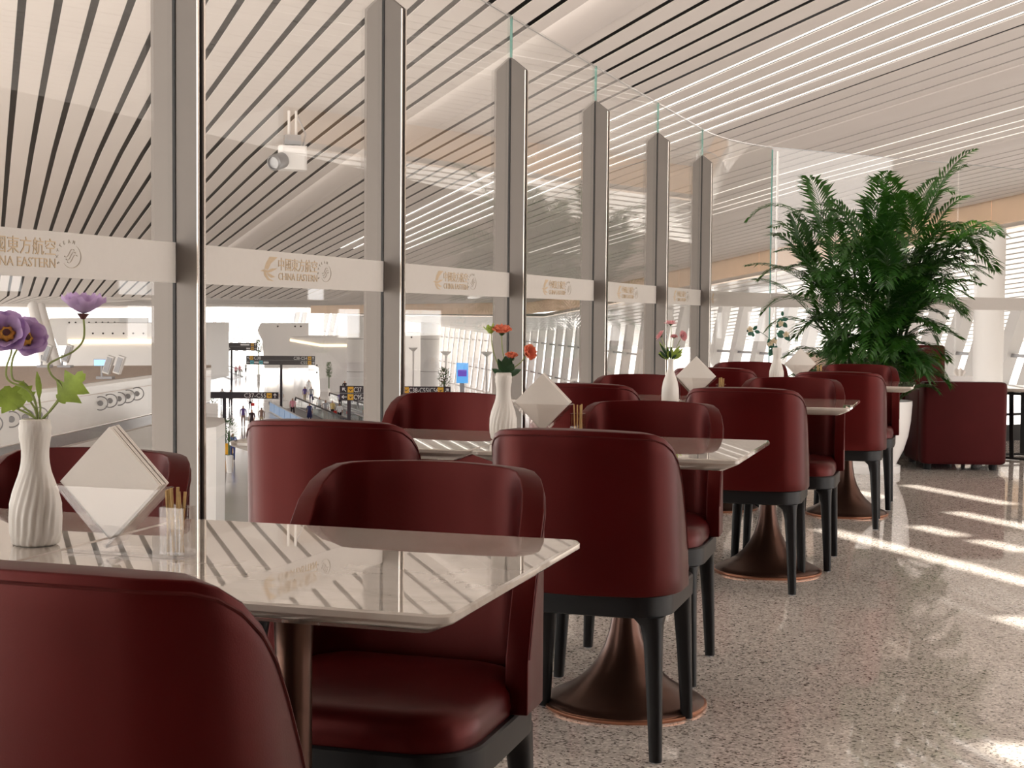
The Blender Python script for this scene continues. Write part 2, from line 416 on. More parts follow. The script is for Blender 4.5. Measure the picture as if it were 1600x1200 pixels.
# wooden fascia where the roof steps down, then a lower slatted soffit running to the slanted windows
BF = 32.3
fascia = struct('trim_1')
for a0, a1 in zip(range(18, 150, 8), range(26, 158, 8)):
    q = [roof_pt(a0+.02, BF, .3), roof_pt(a1-.02, BF, .3), roof_pt(a1-.02, BF, -.80), roof_pt(a0+.02, BF, -.80)]
    MB().prism(q, CB*.12).build('board', 'tan_wood', fascia)
soffit = struct('ceiling_soffit')
def soff(u): return (BF+.5+u*22, -.95-(2.6*u**1.5))
NS = 26
for i in range(NS):
    u0, u1 = i/NS, (i+.72)/NS
    (b0, z0), (b1, z1) = soff(u0), soff(u1)
    rings = [[roof_pt(a, b0, z0+.06), roof_pt(a, b0, z0), roof_pt(a, b1, z1), roof_pt(a, b1, z1+.06)] for a in (18, 40, 64, 86, 150)]
    MB().loft(rings).build('slat', 'white_gloss', soffit)
MB().loft([[roof_pt(a, soff(u)[0], soff(u)[1]+.25) for u in (0, .25, .5, .75, 1)] for a in (18, 40, 64, 86, 150)], cap=False, closed=False).build('soffit_deck', 'white', soffit)

# ---- concourse floor far below
HALL_Z = -8.0
hall_floor = struct('floor_concourse', MB().box((-150, 220, HALL_Z-.1), (900, 900, .2)).mesh('floor_concourse', 'hall_floor'))

# ---- glass wall along the window side
wall_left = struct('wall_left')
FIN = .074
def fin(y):
    p = obj('post', None, wall_left, (XW, y, 0))
    for s in (-1, 1):                              # steel plate on each side of the dark core
        poly = [(-FIN, s*.022, 0), (FIN, s*.022, 0), (FIN, s*.022, ZAPEX-.055), (.006, s*.022, ZAPEX), (-.006, s*.022, ZAPEX), (-FIN, s*.022, ZAPEX-.055)]
        MB().prism(poly, (0, s*-.014, 0)).build('plate', 'steel', p)
    poly = [(-FIN+.008, -.008, 0), (FIN-.008, -.008, 0), (FIN-.008, -.008, ZAPEX-.06), (0, -.008, ZAPEX-.012), (-FIN+.008, -.008, ZAPEX-.06)]
    MB().prism(poly, (0, .016, 0)).build('core', 'black_seal', p)
    for s in (-1, 1):
        MB().box((FIN+.0015, s*.017, (ZAPEX-.06)/2), (.003, .010, ZAPEX-.06)).build('edge_strip', 'steel_edge', p)
    MB().box((.002, -.0235, (ZAPEX-.004)/2), (.009, .003, ZAPEX-.004)).build('gasket', 'black_seal', p)
    return p
for y in JY: fin(y)

def swallow(mb_y=0):                                # the airline's swallow mark, in a 1 x 1 box
    m = MB()
    P = [(.62, 1.0), (.95, 1.0), (.60, .66), (.47, .42), (.40, .52)]
    m.prism([(x, 0, z) for x, z in [(.55, 1), (.98, 1), (.62, .72), (.46, .46), (.28, .50), (.36, .74)]], (0, .001, 0))
    m.prism([(x, 0, z) for x, z in [(.26, .48), (.45, .43), (.66, .52), (.98, .55), (.72, .42), (.50, .34), (.34, .34)]], (0, .001, 0))
    m.prism([(x, 0, z) for x, z in [(.24, .46), (.36, .33), (.52, .12), (.80, 0), (.44, .04), (.26, .24)]], (0, .001, 0))
    m.prism([(x, 0, z) for x, z in [(.40, .34), (.58, .30), (.86, .18), (.62, .14), (.46, .24)]], (0, .001, 0))
    m.prism([(x, 0, z) for x, z in [(.27, .47), (.06, .40), (.25, .38)]], (0, .001, 0))
    return m
ME_CN, W_CN = text_mesh('中國東方航空', .044, 'gold_print', .275)
ME_EN, W_EN = text_mesh('CHINA EASTERN', .033, 'gold_print', .275)
ME_SW = swallow().mesh('bird_mark', 'gold_print')
def alliance_mark():
    m = MB()
    m.tube([(.5+.47*math.cos(R(t)), 0, .5+.47*math.sin(R(t))) for t in range(-140, 61, 10)], [.004+.022*math.sin(math.pi*i/20) for i in range(21)], 4)
    for k in (-1, 0, 1):
        m.tube([(.48+.24*t+.07*k, 0, .5+.13*t-.11*k+.09*math.sin(math.pi*t)) for t in [i/6-1 for i in range(13)]], .022, 4)
    return m.mesh('alliance_mark', 'grey_print')
ME_AL = alliance_mark()
ME_LETTERS = [text_mesh(ch, .013, 'grey_print')[0] for ch in 'SKYTEAM']
def band_print(pane, org, xdir, mat_scale=1.0):
    # print on the frosted band; org is the lower-left corner of the print block, xdir the reading direction
    xd = xdir.normalized(); rz = math.atan2(xd.y, xd.x)
    def put(name, me, dx, dz, sc=1, rot=0, flat=True):
        o = obj(name, me, pane); p = org+xd*dx+Vector((0, 0, dz)); o.location = p
        o.rotation_euler = (R(90) if flat else 0, 0, rz) if not rot else (Matrix.Rotation(rz, 3, 'Z') @ Matrix.Rotation(R(90), 3, 'X') @ Matrix.Rotation(rot, 3, 'Z')).to_euler()
        o.scale = (sc, sc, sc); return o
    b = put('bird_mark', ME_SW, 0, .0, .078, flat=False); b.scale = (.125, .078, .078)
    put('lettering', ME_CN, .128, .040); put('lettering', ME_EN, .128, .006)
    b = put('alliance_mark', ME_AL, .425, .006, .064, flat=False); b.scale = (.085, .064, .064)
    for i, me in enumerate(ME_LETTERS):
        t = R(205-i*21); put('lettering', me, .425+.042+.050*math.cos(t)-.003, .037+.036*math.sin(t)-.003, 1, t-R(90))
GT = .012
for i in range(len(JY)-1):
    y0, y1 = JY[i]+.004, JY[i+1]-.004
    p = MB().box((XW, (y0+y1)/2, (ZTOP+.02)/2), (GT, y1-y0, ZTOP-.02)).build('glass_pane', 'glass', wall_left)
    MB().box((XW, y1+.001, (ZTOP+.02)/2), (GT, .003, ZTOP-.022)).build('glass_edge', 'glass_edge', p)
    MB().box((XW, (y0+y1)/2, ZTOP-.0085), (GT*.6, y1-y0, .002)).build('top_edge', 'metal_grey', p)
    MB().box((XW+GT/2+.001, (y0+y1)/2, (ZB0+ZB1)/2), (.001, y1-y0, ZB1-ZB0)).build('frosted_band', 'frosted', p)
    band_print(p, Vector((XW+GT/2+.0022, y0+.45, ZB0+.018)), Vector((0, 1, 0)))
MB().box((XW, 5.1, .012), (.06, 11.5, .024)).build('sill', 'steel', wall_left)
# curved corner pane
prev = None
def ribbon(pts, z0, z1, t, off=0):
    rings = []
    for i, (x, y) in enumerate(pts):
        d = Vector((pts[min(i+1, len(pts)-1)][0]-pts[max(i-1, 0)][0], pts[min(i+1, len(pts)-1)][1]-pts[max(i-1, 0)][1], 0)).normalized()
        n = Vector((d.y, -d.x, 0)); q = Vector((x, y, 0))+n*off
        rings.append([(q-n*t/2)+Vector((0, 0, z0)), (q+n*t/2)+Vector((0, 0, z0)), (q+n*t/2)+Vector((0, 0, z1)), (q-n*t/2)+Vector((0, 0, z1))])
    return MB().loft(rings)
p = ribbon(ARC, .02, ZTOP, GT).build('glass_pane', 'glass', wall_left, True)
ribbon(ARC, ZB0, ZB1, .001, GT/2+.001).build('frosted_band', 'frosted', p, True)
ribbon(ARC, ZTOP-.0095, ZTOP-.0075, GT*.6).build('top_edge', 'metal_grey', p)
band_print(p, Vector((ARC[1][0]+.012, ARC[1][1]+.02, ZB0+.018)), Vector((.032, .36, 0)))
MB().box((END_A.x, END_A.y, ZTOP/2), (GT, .005, ZTOP-.04), R(50)).build('glass_edge', 'glass_edge', p)

# ---- glass wall across the end of the lounge
wall_end = struct('wall_end')
ez = math.atan2(END_DIR.y, END_DIR.x)
for i in range(5):
    s0, s1 = i*2.2+.005, (i+1)*2.2-.005
    c = END_A+END_DIR*((s0+s1)/2)
    p = MB().box((c.x, c.y, (ZTOP+.14)/2), (s1-s0, GT, ZTOP-.14), ez).build('glass_pane', 'glass', wall_end)
    q = c+end_n*(GT/2+.001)
    MB().box((q.x, q.y, (ZB0+ZB1)/2), (s1-s0, .001, ZB1-ZB0), ez).build('frosted_band', 'frosted', p)
    o = END_A+END_DIR*(s0+1.42 if i == 0 else s0+.9)+end_n*(GT/2+.0025)
    o.z = ZB0+.018
    band_print(p, o, END_DIR)
    MB().box((c.x, c.y, ZTOP-.001), (s1-s0, GT*.8, .004), ez).build('top_edge', 'metal_grey', p)
c = END_A+END_DIR*5.5
MB().box((c.x, c.y, .07), (11, .08, .14), ez).build('base_rail', 'black_seal', wall_end)
MB().box((c.x, c.y, .24), (11, .03, .022), ez).build('low_rail', 'black_seal', wall_end)
q = END_A+END_DIR*.06
MB().box((q.x, q.y, ZTOP/2), (.014, .014, ZTOP-.06), ez).build('end_bar', 'white_gloss', wall_end)

# ================================================================ chairs
TOPZ = .834
def make_chair():
    root = thing('dining_chair', 'x', 'chair')
    # wrapped back shell: plan path is a U, local +y is the front
    HW, YB, WF, RC = .232, -.232, -.035, .115
    def path(t):                                        # t in -1..1
        L1 = HW-RC; LC = RC*math.pi/2; L2 = (WF-(YB+RC)); tot = L1+LC+L2; s = abs(t)*tot; sg = 1 if t >= 0 else -1
        if s < L1: return Vector((sg*s, YB-.012*(1-(s/L1)**2))), abs(t)
        if s < L1+LC:
            a = (s-L1)/RC; return Vector((sg*(L1+RC*math.sin(a)), YB+RC-RC*math.cos(a))), abs(t)
        return Vector((sg*HW, YB+RC+(s-L1-LC))), abs(t)
    NU, NV = 30, 9
    def top(t):
        a = abs(t)
        z = TOPZ-.006*(a/.5)**2
        if a > .48: z -= .30*(((a-.48)/.52)**2.3)
        return z
    V = []; Fc = []
    for i in range(NU+1):
        t = -1+2*i/NU
        q, a = path(t); zt = top(t); zb = .418
        for j in range(NV+1):
            z = zb+(zt-zb)*j/NV
            k = (z-zb)/(TOPZ-zb)
            lean = -.030*k
            sx = 1-.035*k if abs(t) > .3 else 1-.035*k*abs(t)/.3
            V.append((q.x*sx, q.y+lean, z))
    for i in range(NU):
        for j in range(NV):
            a = i*(NV+1)+j; Fc.append((a, a+NV+1, a+NV+2, a+1))
    m = MB().add(V, Fc)
    o = m.build('backrest', 'leather', root, True, None)
    so = o.modifiers.new('t', 'SOLIDIFY'); so.thickness = .042; so.offset = 0
    bv = o.modifiers.new('b', 'BEVEL'); bv.width = .014; bv.segments = 3; bv.limit_method = 'ANGLE'; bv.angle_limit = R(50)
    bake(o); o.data.shade_smooth()
    # seam piping along the outer edge of the shell
    pts = []
    for i in range(NU+1):
        t = -1+2*i/NU; q, a = path(t*.985); z = top(t*.985)-.016; k = (z-.418)/(TOPZ-.418)
        sx = 1-.035*k if abs(t) > .3 else 1-.035*k*abs(t)/.3
        q2, _ = path(min(1, t*.985+.01)); q1, _ = path(max(-1, t*.985-.01)); d = Vector((q2.x-q1.x, q2.y-q1.y)).normalized(); n = Vector((d.y, -d.x))
        pts.append((q.x*sx+n.x*.0212, q.y-.030*k+n.y*.0212, z))
    MB().tube(pts, .0024, 5).build('piping', 'leather_dark', o, True)
    # seat cushion
    rings = []
    for w_, z, rr in ((.90, .410, .09), (.985, .416, .10), (1.0, .432, .11), (.985, .455, .11), (.93, .471, .10), (.80, .480, .09), (.45, .486, .05), (.05, .487, .006)):
        rings.append(rrect(.445*w_, .43*w_, rr*w_, 6, z, (0, .018)))
    MB().loft(rings).build('seat_cushion', 'leather', root, True, 60)
    rings = [rrect(.462*k, .462*k, .10, 7, z, (0, .006)) for k, z in ((.96, .358), (1, .362), (1, .412), (.985, .416))]
    MB().loft(rings).build('apron', 'black_wood', root, True, 35)
    for sx in (-1, 1):
        for sy in (-1, 1):
            rings = []
            for z, wd, ox, oy in ((0, .031, .206, .214), (.2, .040, .198, .206), (.30, .046, .193, .199), (.34, .056, .188, .193), (.362, .084, .176, .180)):
                cx, cy = sx*ox, sy*oy+.004
                rings.append([(cx+p[0], cy+p[1], z) for p in rrect(wd, wd, wd*.28, 2)])
            lg = MB().loft(rings).build('leg', 'black_wood', root, True, 50)
            MB().lathe([(.010, 0), (.010, .004), (.009, .006)], 10, (sx*.206, sy*.214+.004, -.004)).build('glide', 'metal_grey', lg)
    return root
CH = make_chair()
def loc_of(x, y, z=TOPZ): return atz(x, y, z)
ROWS = ['purple-poppy', 'coral-rose', 'pink-chrysanthemum', 'white-blossom']
# (pixel of the middle of the back's top edge, facing, row, side, angle)
CHAIRS = [('A', 1, 0, 'aisle', 1.5, (-1.05, 1.368)), ('C', -1, 0, 'aisle', 2.5, (-1.065, 2.62)), ('B', -1, 0, 'window', 2.5, (-1.80, 2.60)),
          ('D', 1, 1, 'aisle', 2.0, (-1.055, 3.51)), ('E', 1, 1, 'window', 6.0, (-1.77, 3.53)), ('F', -1, 1, 'aisle', 4.0, (-1.168, 4.81)), ('G', -1, 1, 'window', 2.0, (-1.95, 5.0)),
          ('H', 1, 2, 'aisle', 3.0, (-1.066, 5.885)), ('I', 1, 2, 'window', 3.0, (-1.763, 5.93)), ('J', -1, 2, 'aisle', 3.0, (-1.03, 7.03)), ('K', -1, 2, 'window', 2.0, (-1.754, 7.0)),
          ('L', 1, 3, 'aisle', 4.0, (-.925, 7.90)), ('M', 1, 3, 'window', 4.0, (-1.64, 8.13)), ('N', -1, 3, 'aisle', 3.0, (-.96, 9.26)), ('O', -1, 3, 'window', 3.0, (-1.643, 9.35))]
for n, (nm, fc, row, side, ang, (bx, by)) in enumerate(CHAIRS):
    o = CH if n == 0 else copy_tree(CH)
    rz = R(ang) + (0 if fc > 0 else math.pi)
    off = Matrix.Rotation(rz, 3, 'Z') @ Vector((0, .262, 0))
    o.location = (bx+off.x, by+off.y, .004); o.rotation_euler = (0, 0, rz)
    o['label'] = 'burgundy leather chair at the %s %s table, %s' % (side+'-side', ROWS[row], 'facing the tall palm' if fc > 0 else 'back toward the palm')
    o['group'] = 'burgundy dining chairs'

# ================================================================ marble tables on trumpet bases
TW, TD, TH = .735, .655, .75
def make_table():
    root = thing('pedestal_table', 'x', 'table')
    rings = [rrect(TW-2*i, TD-2*i, max(.004, .022-i*.2), 5, z) for i, z in ((.044, TH-.034), (.003, TH-.014), (0, TH-.011), (0, TH-.003), (.003, TH))]
    MB().loft(rings).build('tabletop', 'marble', root, True, 30)
    prof = [(.232, .010), (.226, .018), (.205, .028), (.170, .045), (.135, .068), (.105, .096), (.080, .130), (.060, .170), (.046, .215), (.036, .27), (.030, .34), (.028, .45), (.028, .60), (.032, .70), (.045, .708)]
    ped = MB().lathe(prof, 40).build('pedestal', 'bronze', root, True, 60)
    MB().lathe([(.236, 0), (.238, .003), (.238, .009), (.234, .012), (.2, .012)], 40).build('base_rim', 'copper', ped, True, 40)
    MB().box((0, 0, .711), (.34, .34, .010)).build('mounting_plate', 'black_seal', root)
    return root
TB = make_table()
TABLES = [(-1.038, 1.985, 2.0), (-1.072, 4.098, 2.0), (-1.052, 6.479, 2.0), (-.945, 8.563, 2.5)]
first = True
for r, (tx, ty, ang) in enumerate(TABLES):
    for side in ('aisle', 'window'):
        o = TB if first else copy_tree(TB); first = False
        d = Vector((math.cos(R(ang)), math.sin(R(ang)), 0))*(0 if side == 'aisle' else -(TW+.006))
        o.location = (tx+d.x, ty+d.y, 0); o.rotation_euler = (0, 0, R(ang))
        o['label'] = 'square marble-topped pedestal table in the %s row, %s' % (ROWS[r], 'beside the aisle' if side == 'aisle' else 'against the window wall')
        o['group'] = 'marble pedestal tables'

# ================================================================ table settings
def make_vase_ribbed():
    prof = [(.030, 0), (.0355, .004), (.0385, .020), (.0395, .045), (.0385, .065), (.034, .085), (.0275, .105), (.0225, .122), (.0205, .138), (.021, .155), (.0235, .172), (.0245, .186), (.0225, .198), (.017, .200), (.015, .17)]
    return MB().lathe(prof, 128, rib=.05, nrib=20, twist=11).mesh('flower_vase', 'ceramic', True)
def make_vase_plain():
    prof = [(.034, 0), (.037, .004), (.0375, .03), (.036, .062), (.031, .090), (.022, .115), (.0135, .140), (.0115, .160), (.013, .180), (.0145, .187), (.0125, .187), (.010, .15)]
    return MB().lathe(prof, 36).mesh('flower_vase', 'ceramic', True)
VR, VP = make_vase_ribbed(), make_vase_plain()
def put_vase(px, py, me, label):
    p = atz(px, py, TH); o = obj('flower_vase', me, None, (p.x, p.y, TH+.0005), R(20)); tag(o, label, 'vase', 'white flower vases'); return o
V1 = put_vase(56, 851, VR, 'white ribbed vase holding the purple poppies')
V2 = put_vase(786, 687, VR, 'white ribbed vase holding the coral roses')
V3 = put_vase(1047, 629, VP, 'smooth white bottle vase holding the pink chrysanthemums')
V4 = put_vase(1213, 598, VR, 'white ribbed vase holding the white blossom twigs')

NAP = .123
def napkin_set(px, py, row, nst=6, rz=R(2)):
    p = atz(px, py, TH); flower = ROWS[row]
    h = thing('napkin_holder', 'clear acrylic napkin holder on the %s table' % flower, 'napkin holder', (p.x, p.y, TH+.0005), rz, 'acrylic napkin holders')
    MB().loft([rrect(.205, .062, .012, 4, z, (.030, 0)) for z in (0, .005)]).build('base_plate', 'acrylic', h)
    dg = NAP/math.sqrt(2); zt = .020
    for y in (-.022, .022):                        # front and back V-shaped cheeks
        MB().prism([(0, y, zt-.012), (dg+.004, y, zt+dg-.006), (-dg-.004, y, zt+dg-.006)], (0, .003, 0)).build('cheek', 'acrylic', h)
    for s in (-1, 1):                              # the two sloping trays
        MB().prism([(0, -.022, zt-.012), (s*(dg+.004), -.022, zt+dg-.006), (s*(dg+.001), -.022, zt+dg-.004), (0, -.022, zt-.007)], (0, .047, 0)).build('tray', 'acrylic', h)
    MB().box((0, 0, .009), (.03, .045, .010)).build('foot', 'acrylic', h)
    for x, y, sx, sy in ((.111, -.0185, .040, .003), (.111, .0185, .040, .003), (.0925, 0, .003, .034), (.1295, 0, .003, .034)):
        MB().box((x, y, .040), (sx, sy, .070)).build('cup_side', 'acrylic', h)
    M = Matrix.Translation((p.x, p.y, TH)) @ Matrix.Rotation(rz, 4, 'Z')
    for k, y in enumerate((-.012, -.002, .008)):
        m = MB()
        for e in (0, .0042):                       # two folded leaves
            m.prism([(0, y+e, zt), (dg, y+e, zt+dg), (0, y+e, zt+2*dg), (-dg, y+e, zt+dg)], (0, .0034, 0))
        m.prism([(0, y, zt), (-dg, y, zt+dg), (-dg+.002, y, zt+dg+.002), (.002, y, zt+.002)], (0, .0076, 0))
        o = m.build('paper_napkin', 'paper'); o.matrix_world = M @ Matrix.Translation((random.uniform(-.001, .001), 0, .001*k))
        tag(o, 'folded white napkin in the acrylic holder on the %s table' % flower, 'napkin', 'napkins on the %s table' % flower)
    for k in range(nst):
        x, y = .100+.0045*k, random.uniform(-.010, .010); lx = random.uniform(-.008, .006)
        hh = random.uniform(.098, .106)
        o = MB().tube([(x, y, .006), (x+lx*.5, y, .05), (x+lx, y+random.uniform(-.004, .004), hh)], [.0022, .0024, .0026], 6).build('stir_stick', 'stick_wood', None, True); o.matrix_world = M
        tag(o, 'tan wooden stirring stick in the clear cup on the %s table' % flower, 'stick', 'sticks on the %s table' % flower)
napkin_set(178, 862, 0)
napkin_set(848, 683, 1)
napkin_set(1087, 626, 2)
napkin_set(1250, 598, 3)

# ---- flowers
def stem_px(pts, base, n=8):
    """stem through pixel points at the vase's distance; base is the vase"""
    d0 = (Vector(base.location)-CAM).dot(_fw)
    return [atd(x, y, d0+dd) for x, y, dd in pts]
def smooth_pts(P, n=6):
    out = []
    for i in range(len(P)-1):
        p0, p1, p2, p3 = P[max(i-1, 0)], P[i], P[i+1], P[min(i+2, len(P)-1)]
        for k in range(n):
            t = k/n
            out.append(.5*((2*p1)+(p2-p0)*t+(2*p0-5*p1+4*p2-p3)*t*t+(3*p1-p0-3*p2+p3)*t**3))
    out.append(P[-1]); return out
def petal_mesh(L, W, cup, curl, ruff, nu=6, nv=6, seed=0):
    rnd = random.Random(seed); V = []; Fc = []
    for i in range(nv+1):
        v = i/nv; wd = W*math.sin(math.pi*min(.97, .10+.80*v))**.7
        for j in range(nu+1):
            u = -1+2*j/nu
            x = u*wd/2; y = L*v*(1-.10*u*u); z = cup*(v**1.5)*L + .25*W*u*u*(1-v*.3) + ruff*W*rnd.uniform(-1, 1)*v - curl*L*max(0, v-.7)**2
            V.append((x, y, z))
    for i in range(nv):
        for j in range(nu):
            a = i*(nu+1)+j; Fc.append((a, a+1, a+nu+2, a+nu+1))
    return V, Fc
def frame_to(axis):
    z = Vector(axis).normalized(); x = z.orthogonal().normalized(); y = z.cross(x)
    return Matrix((x, y, z)).transposed().to_4x4()
def bloom(root, c, axis, L, W, n, layers, mat, cup, ruff, single=False):
    F = Matrix.Translation(c) @ frame_to(axis); k = 0; allm = MB()
    for ly in range(layers):
        sc = 1-.24*ly; cu = cup+.45*ly
        for i in range(n-ly if n > 4 else n):
            k += 1
            V, Fc = petal_mesh(L*sc, W*sc, cu, .5, ruff, seed=k+int(c.x*1e4))
            M = F @ Matrix.Rotation(2*math.pi*(i+.5*ly)/max(1, (n-ly if n > 4 else n))+random.uniform(-.1, .1), 4, 'Z')
            P = [M @ Vector(p) for p in V]
            if single: allm.add(P, Fc)
            else: solid_petal(MB().add(P, Fc).build('petal', mat, root, True, None))
    if single: solid_petal(allm.build('bloom', mat, root, True, None))
    return F
def solid_petal(o):
    return o
def flower_root(label, cat, group, name): return thing(name, label, cat, (0, 0, 0), 0, group)
def leaf_mesh(c, d, side, L, W, lobes=3, fold=.2):
    d = d.normalized(); s = side.normalized(); nrm = d.cross(s)
    out = []
    N = lobes*4
    L_, R_ = [], []
    for i in range(N+1):
        v = i/N; e = math.sin(math.pi*min(1, v*.93+.05))**.8
        jag = 1+.38*math.cos(2*math.pi*v*lobes) if lobes > 1 else 1
        wd = W/2*e*jag
        mid = c+d*(L*v)-nrm*(.15*L*v*v)
        out.append(mid); L_.append(mid-s*wd+nrm*fold*wd+d*(.10*L*(jag-1))); R_.append(mid+s*wd+nrm*fold*wd+d*(.10*L*(jag-1)))
    V = out+L_+R_; n = N+1; Fc = []
    for i in range(N): Fc += [(i, i+1, n+i+1, n+i), (i, 2*n+i, 2*n+i+1, i+1)]
    return V, Fc
toC = -_fw
# purple poppies
def poppy(pts, axis, L, label):
    r = flower_root(label, 'flower', 'purple poppies', 'poppy')
    P = smooth_pts(stem_px(pts, V1))
    MB().tube(P, .0017, 6).build('stem', 'stem_green', r, True)
    ax = Vector(axis); Fm = bloom(r, P[-1], ax, L, L*1.25, 6, 2, 'petal_purple', .62, .03)
    ctr = MB(); M = Fm @ Matrix.Translation((0, 0, .004))
    ctr.add([M @ Vector(p) for p in [(math.cos(a)*rr*L*.34*(1+.12*math.cos(7*a)), math.sin(a)*rr*L*.34*(1+.12*math.cos(7*a)), z) for rr, z in ((1, .005), (.9, .010), (.55, .013)) for a in [2*math.pi*i/14 for i in range(14)]]],
            [(i*14+j, i*14+(j+1) % 14, (i+1)*14+(j+1) % 14, (i+1)*14+j) for i in range(2) for j in range(14)]+[tuple(28+j for j in range(14))])
    ctr.build('stamens', 'anther', r, True)
    k = MB().add([M @ Vector((math.cos(2*math.pi*i/10)*L*.17, math.sin(2*math.pi*i/10)*L*.17, .0145)) for i in range(10)]+[M @ Vector((0, 0, .019))], [(i, (i+1) % 10, 10) for i in range(10)])
    k.build('seed_head', 'anther_dark', r, True)
    cal = Fm @ Matrix.Translation((0, 0, -.003))
    MB().add([cal @ Vector((math.cos(2*math.pi*i/10)*rr, math.sin(2*math.pi*i/10)*rr, z)) for rr, z in ((.003, -.006), (.010, .003)) for i in range(10)], [(i, (i+1) % 10, 10+(i+1) % 10, 10+i) for i in range(10)]).build('calyx', 'anther_dark', r, True)
poppy([(58, 672, 0), (72, 650, 0), (98, 610, 0), (80, 585, 0), (76, 570, 0), (92, 560, 0), (116, 548, 0), (131, 528, 0), (130, 490, 0)], (.05, 0, 1), .036, 'purple poppy held highest above the vase, on an S-bent stem')
poppy([(56, 672, 0), (58, 640, 0), (44, 610, -.01), (14, 595, -.01), (10, 575, -.02), (18, 548, -.02), (12, 525, -.02)], toC*1.0+Vector((.25, 0, .35)), .036, 'purple poppy turned outward, showing its yellow centre fully')
poppy([(57, 672, 0), (56, 630, 0), (40, 600, 0), (20, 592, 0), (20, 560, 0), (36, 532, .01)], toC*.8+Vector((.8, .1, .4)), .034, 'purple poppy half hidden behind another, yellow centre seen slantwise')
lr = flower_root('jagged green poppy leaves rising from the ribbed vase', 'leaves', None, 'leaf_sprig')
for base, tip, wd in (((60, 660), (128, 588), .045), ((56, 655), (10, 610), .05), ((58, 650), (36, 602), .022), ((62, 655), (60, 585), .010), ((58, 655), (-12, 618), .03)):
    d0 = (Vector(V1.location)-CAM).dot(_fw); b_, t_ = atd(*base, d0), atd(*tip, d0-.004)
    d = t_-b_; c = b_+d*.45
    MB().tube([b_, b_+d*.25+Vector((.002, 0, 0)), c], .0018, 5).build('leaf_stalk', 'stem_green', lr, True)
    V, Fc = leaf_mesh(c, d, d.cross(toC), d.length*.62, wd, 3 if wd > .02 else 1); MB().add(V, Fc).build('leaf', 'leaf_green', lr, True, None)
# coral roses
def rose(pts, axis, L, label, kind):
    r = flower_root(label, 'flower', 'coral roses', 'rose')
    P = smooth_pts(stem_px(pts, V2)); MB().tube(P, .0016, 6).build('stem', 'stem_green', r, True)
    if kind == 'bud':
        F_ = Matrix.Translation(P[-1]) @ frame_to(axis)
        for i in range(5):
            V, Fc = petal_mesh(L, L*.7, 1.4, 0, .0, seed=i); M = F_ @ Matrix.Rotation(2*math.pi*i/5, 4, 'Z'); MB().add([M @ Vector(p) for p in V], Fc).build('sepal', 'leaf_dark' if L > .019 else 'leaf_green', r, True, None)
        MB().lathe([(.002, 0), (.009, .004), (.011, .011), (.007, .02), (.001, .024)], 12).build('bud', 'leaf_green', r, True).matrix_world = F_
    else:
        bloom(r, P[-1], axis, L, L*1.15, 6, 4 if kind == 'full' else 3, 'petal_coral', .35 if kind == 'full' else .6, .06)
        F_ = Matrix.Translation(P[-1]-Vector(axis).normalized()*.003) @ frame_to(axis)
        MB().lathe([(.002, -.006), (.008, -.002), (.010, .004)], 10).build('calyx', 'leaf_dark', r, True).matrix_world = F_
rose([(790, 590, 0), (787, 560, 0), (784, 535, 0), (784, 520, 0)], (.1, -.25, 1), .031, 'full coral rose standing tallest in its vase', 'full')
rose([(788, 590, 0), (775, 562, 0), (769, 540, 0), (768, 521, 0)], (-.35, 0, 1), .018, 'closed green rosebud beside the tallest coral rose', 'bud')
rose([(789, 590, 0), (795, 572, 0), (799, 560, 0)], (.15, -.3, 1), .020, 'small pink-coral rosebud just opening above dark leaves', 'open')
rose([(790, 590, 0), (803, 575, 0), (815, 565, 0), (823, 552, 0)], (1, -.5, .35), .026, 'open coral rose leaning sideways on a curved stem', 'open')
lr = flower_root('dark green rose leaves gathered at the neck of the ribbed vase', 'leaves', None, 'leaf_sprig')
for base, tip, wd in (((789, 588), (768, 576), .018), ((789, 588), (778, 560), .02), ((790, 586), (790, 556), .03), ((790, 586), (798, 558), .026), ((789, 588), (815, 577), .02), ((790, 588), (803, 568), .028), ((788, 588), (796, 582), .02)):
    d0 = (Vector(V2.location)-CAM).dot(_fw); b_, t_ = atd(*base, d0), atd(*tip, d0-.01); d = t_-b_
    V, Fc = leaf_mesh(b_, d, d.cross(toC), d.length, wd, 1); MB().add(V, Fc).build('leaf', 'leaf_dark', lr, True, None)
# pink chrysanthemums
def mum(pts, axis, L, label):
    r = flower_root(label, 'flower', 'pink chrysanthemums', 'chrysanthemum')
    P = smooth_pts(stem_px(pts, V3)); MB().tube(P, .0014, 5).build('stem', 'stem_green', r, True)
    bloom(r, P[-1], axis, L, L*.42, 14, 3, 'petal_pink', .25, .02, True)
    MB().lathe([(.001, -.006), (.007, -.002), (.009, .003)], 8).build('calyx', 'leaf_dark', r, True).matrix_world = Matrix.Translation(P[-1]) @ frame_to(axis)
mum([(1047, 566, 0), (1048, 540, 0), (1049, 520, 0), (1048, 507, 0)], (0, 0, 1), .030, 'flat pink chrysanthemum at the top of its bunch')
mum([(1046, 566, 0), (1040, 545, 0), (1033, 525, 0)], (-.8, -.3, .6), .027, 'pink chrysanthemum drooping away from its bunch toward the glass posts')
mum([(1047, 566, 0), (1050, 545, 0), (1053, 527, 0)], (.1, -.4, 1), .018, 'small half-open chrysanthemum in the middle of the bunch')
mum([(1048, 566, 0), (1056, 545, 0), (1066, 525, 0)], (.9, -.5, .3), .025, 'dusky pink chrysanthemum leaning over the napkins')
lr = flower_root('feathery green leaves filling the neck of the smooth bottle vase', 'leaves', None, 'leaf_sprig')
rnd = random.Random(3)
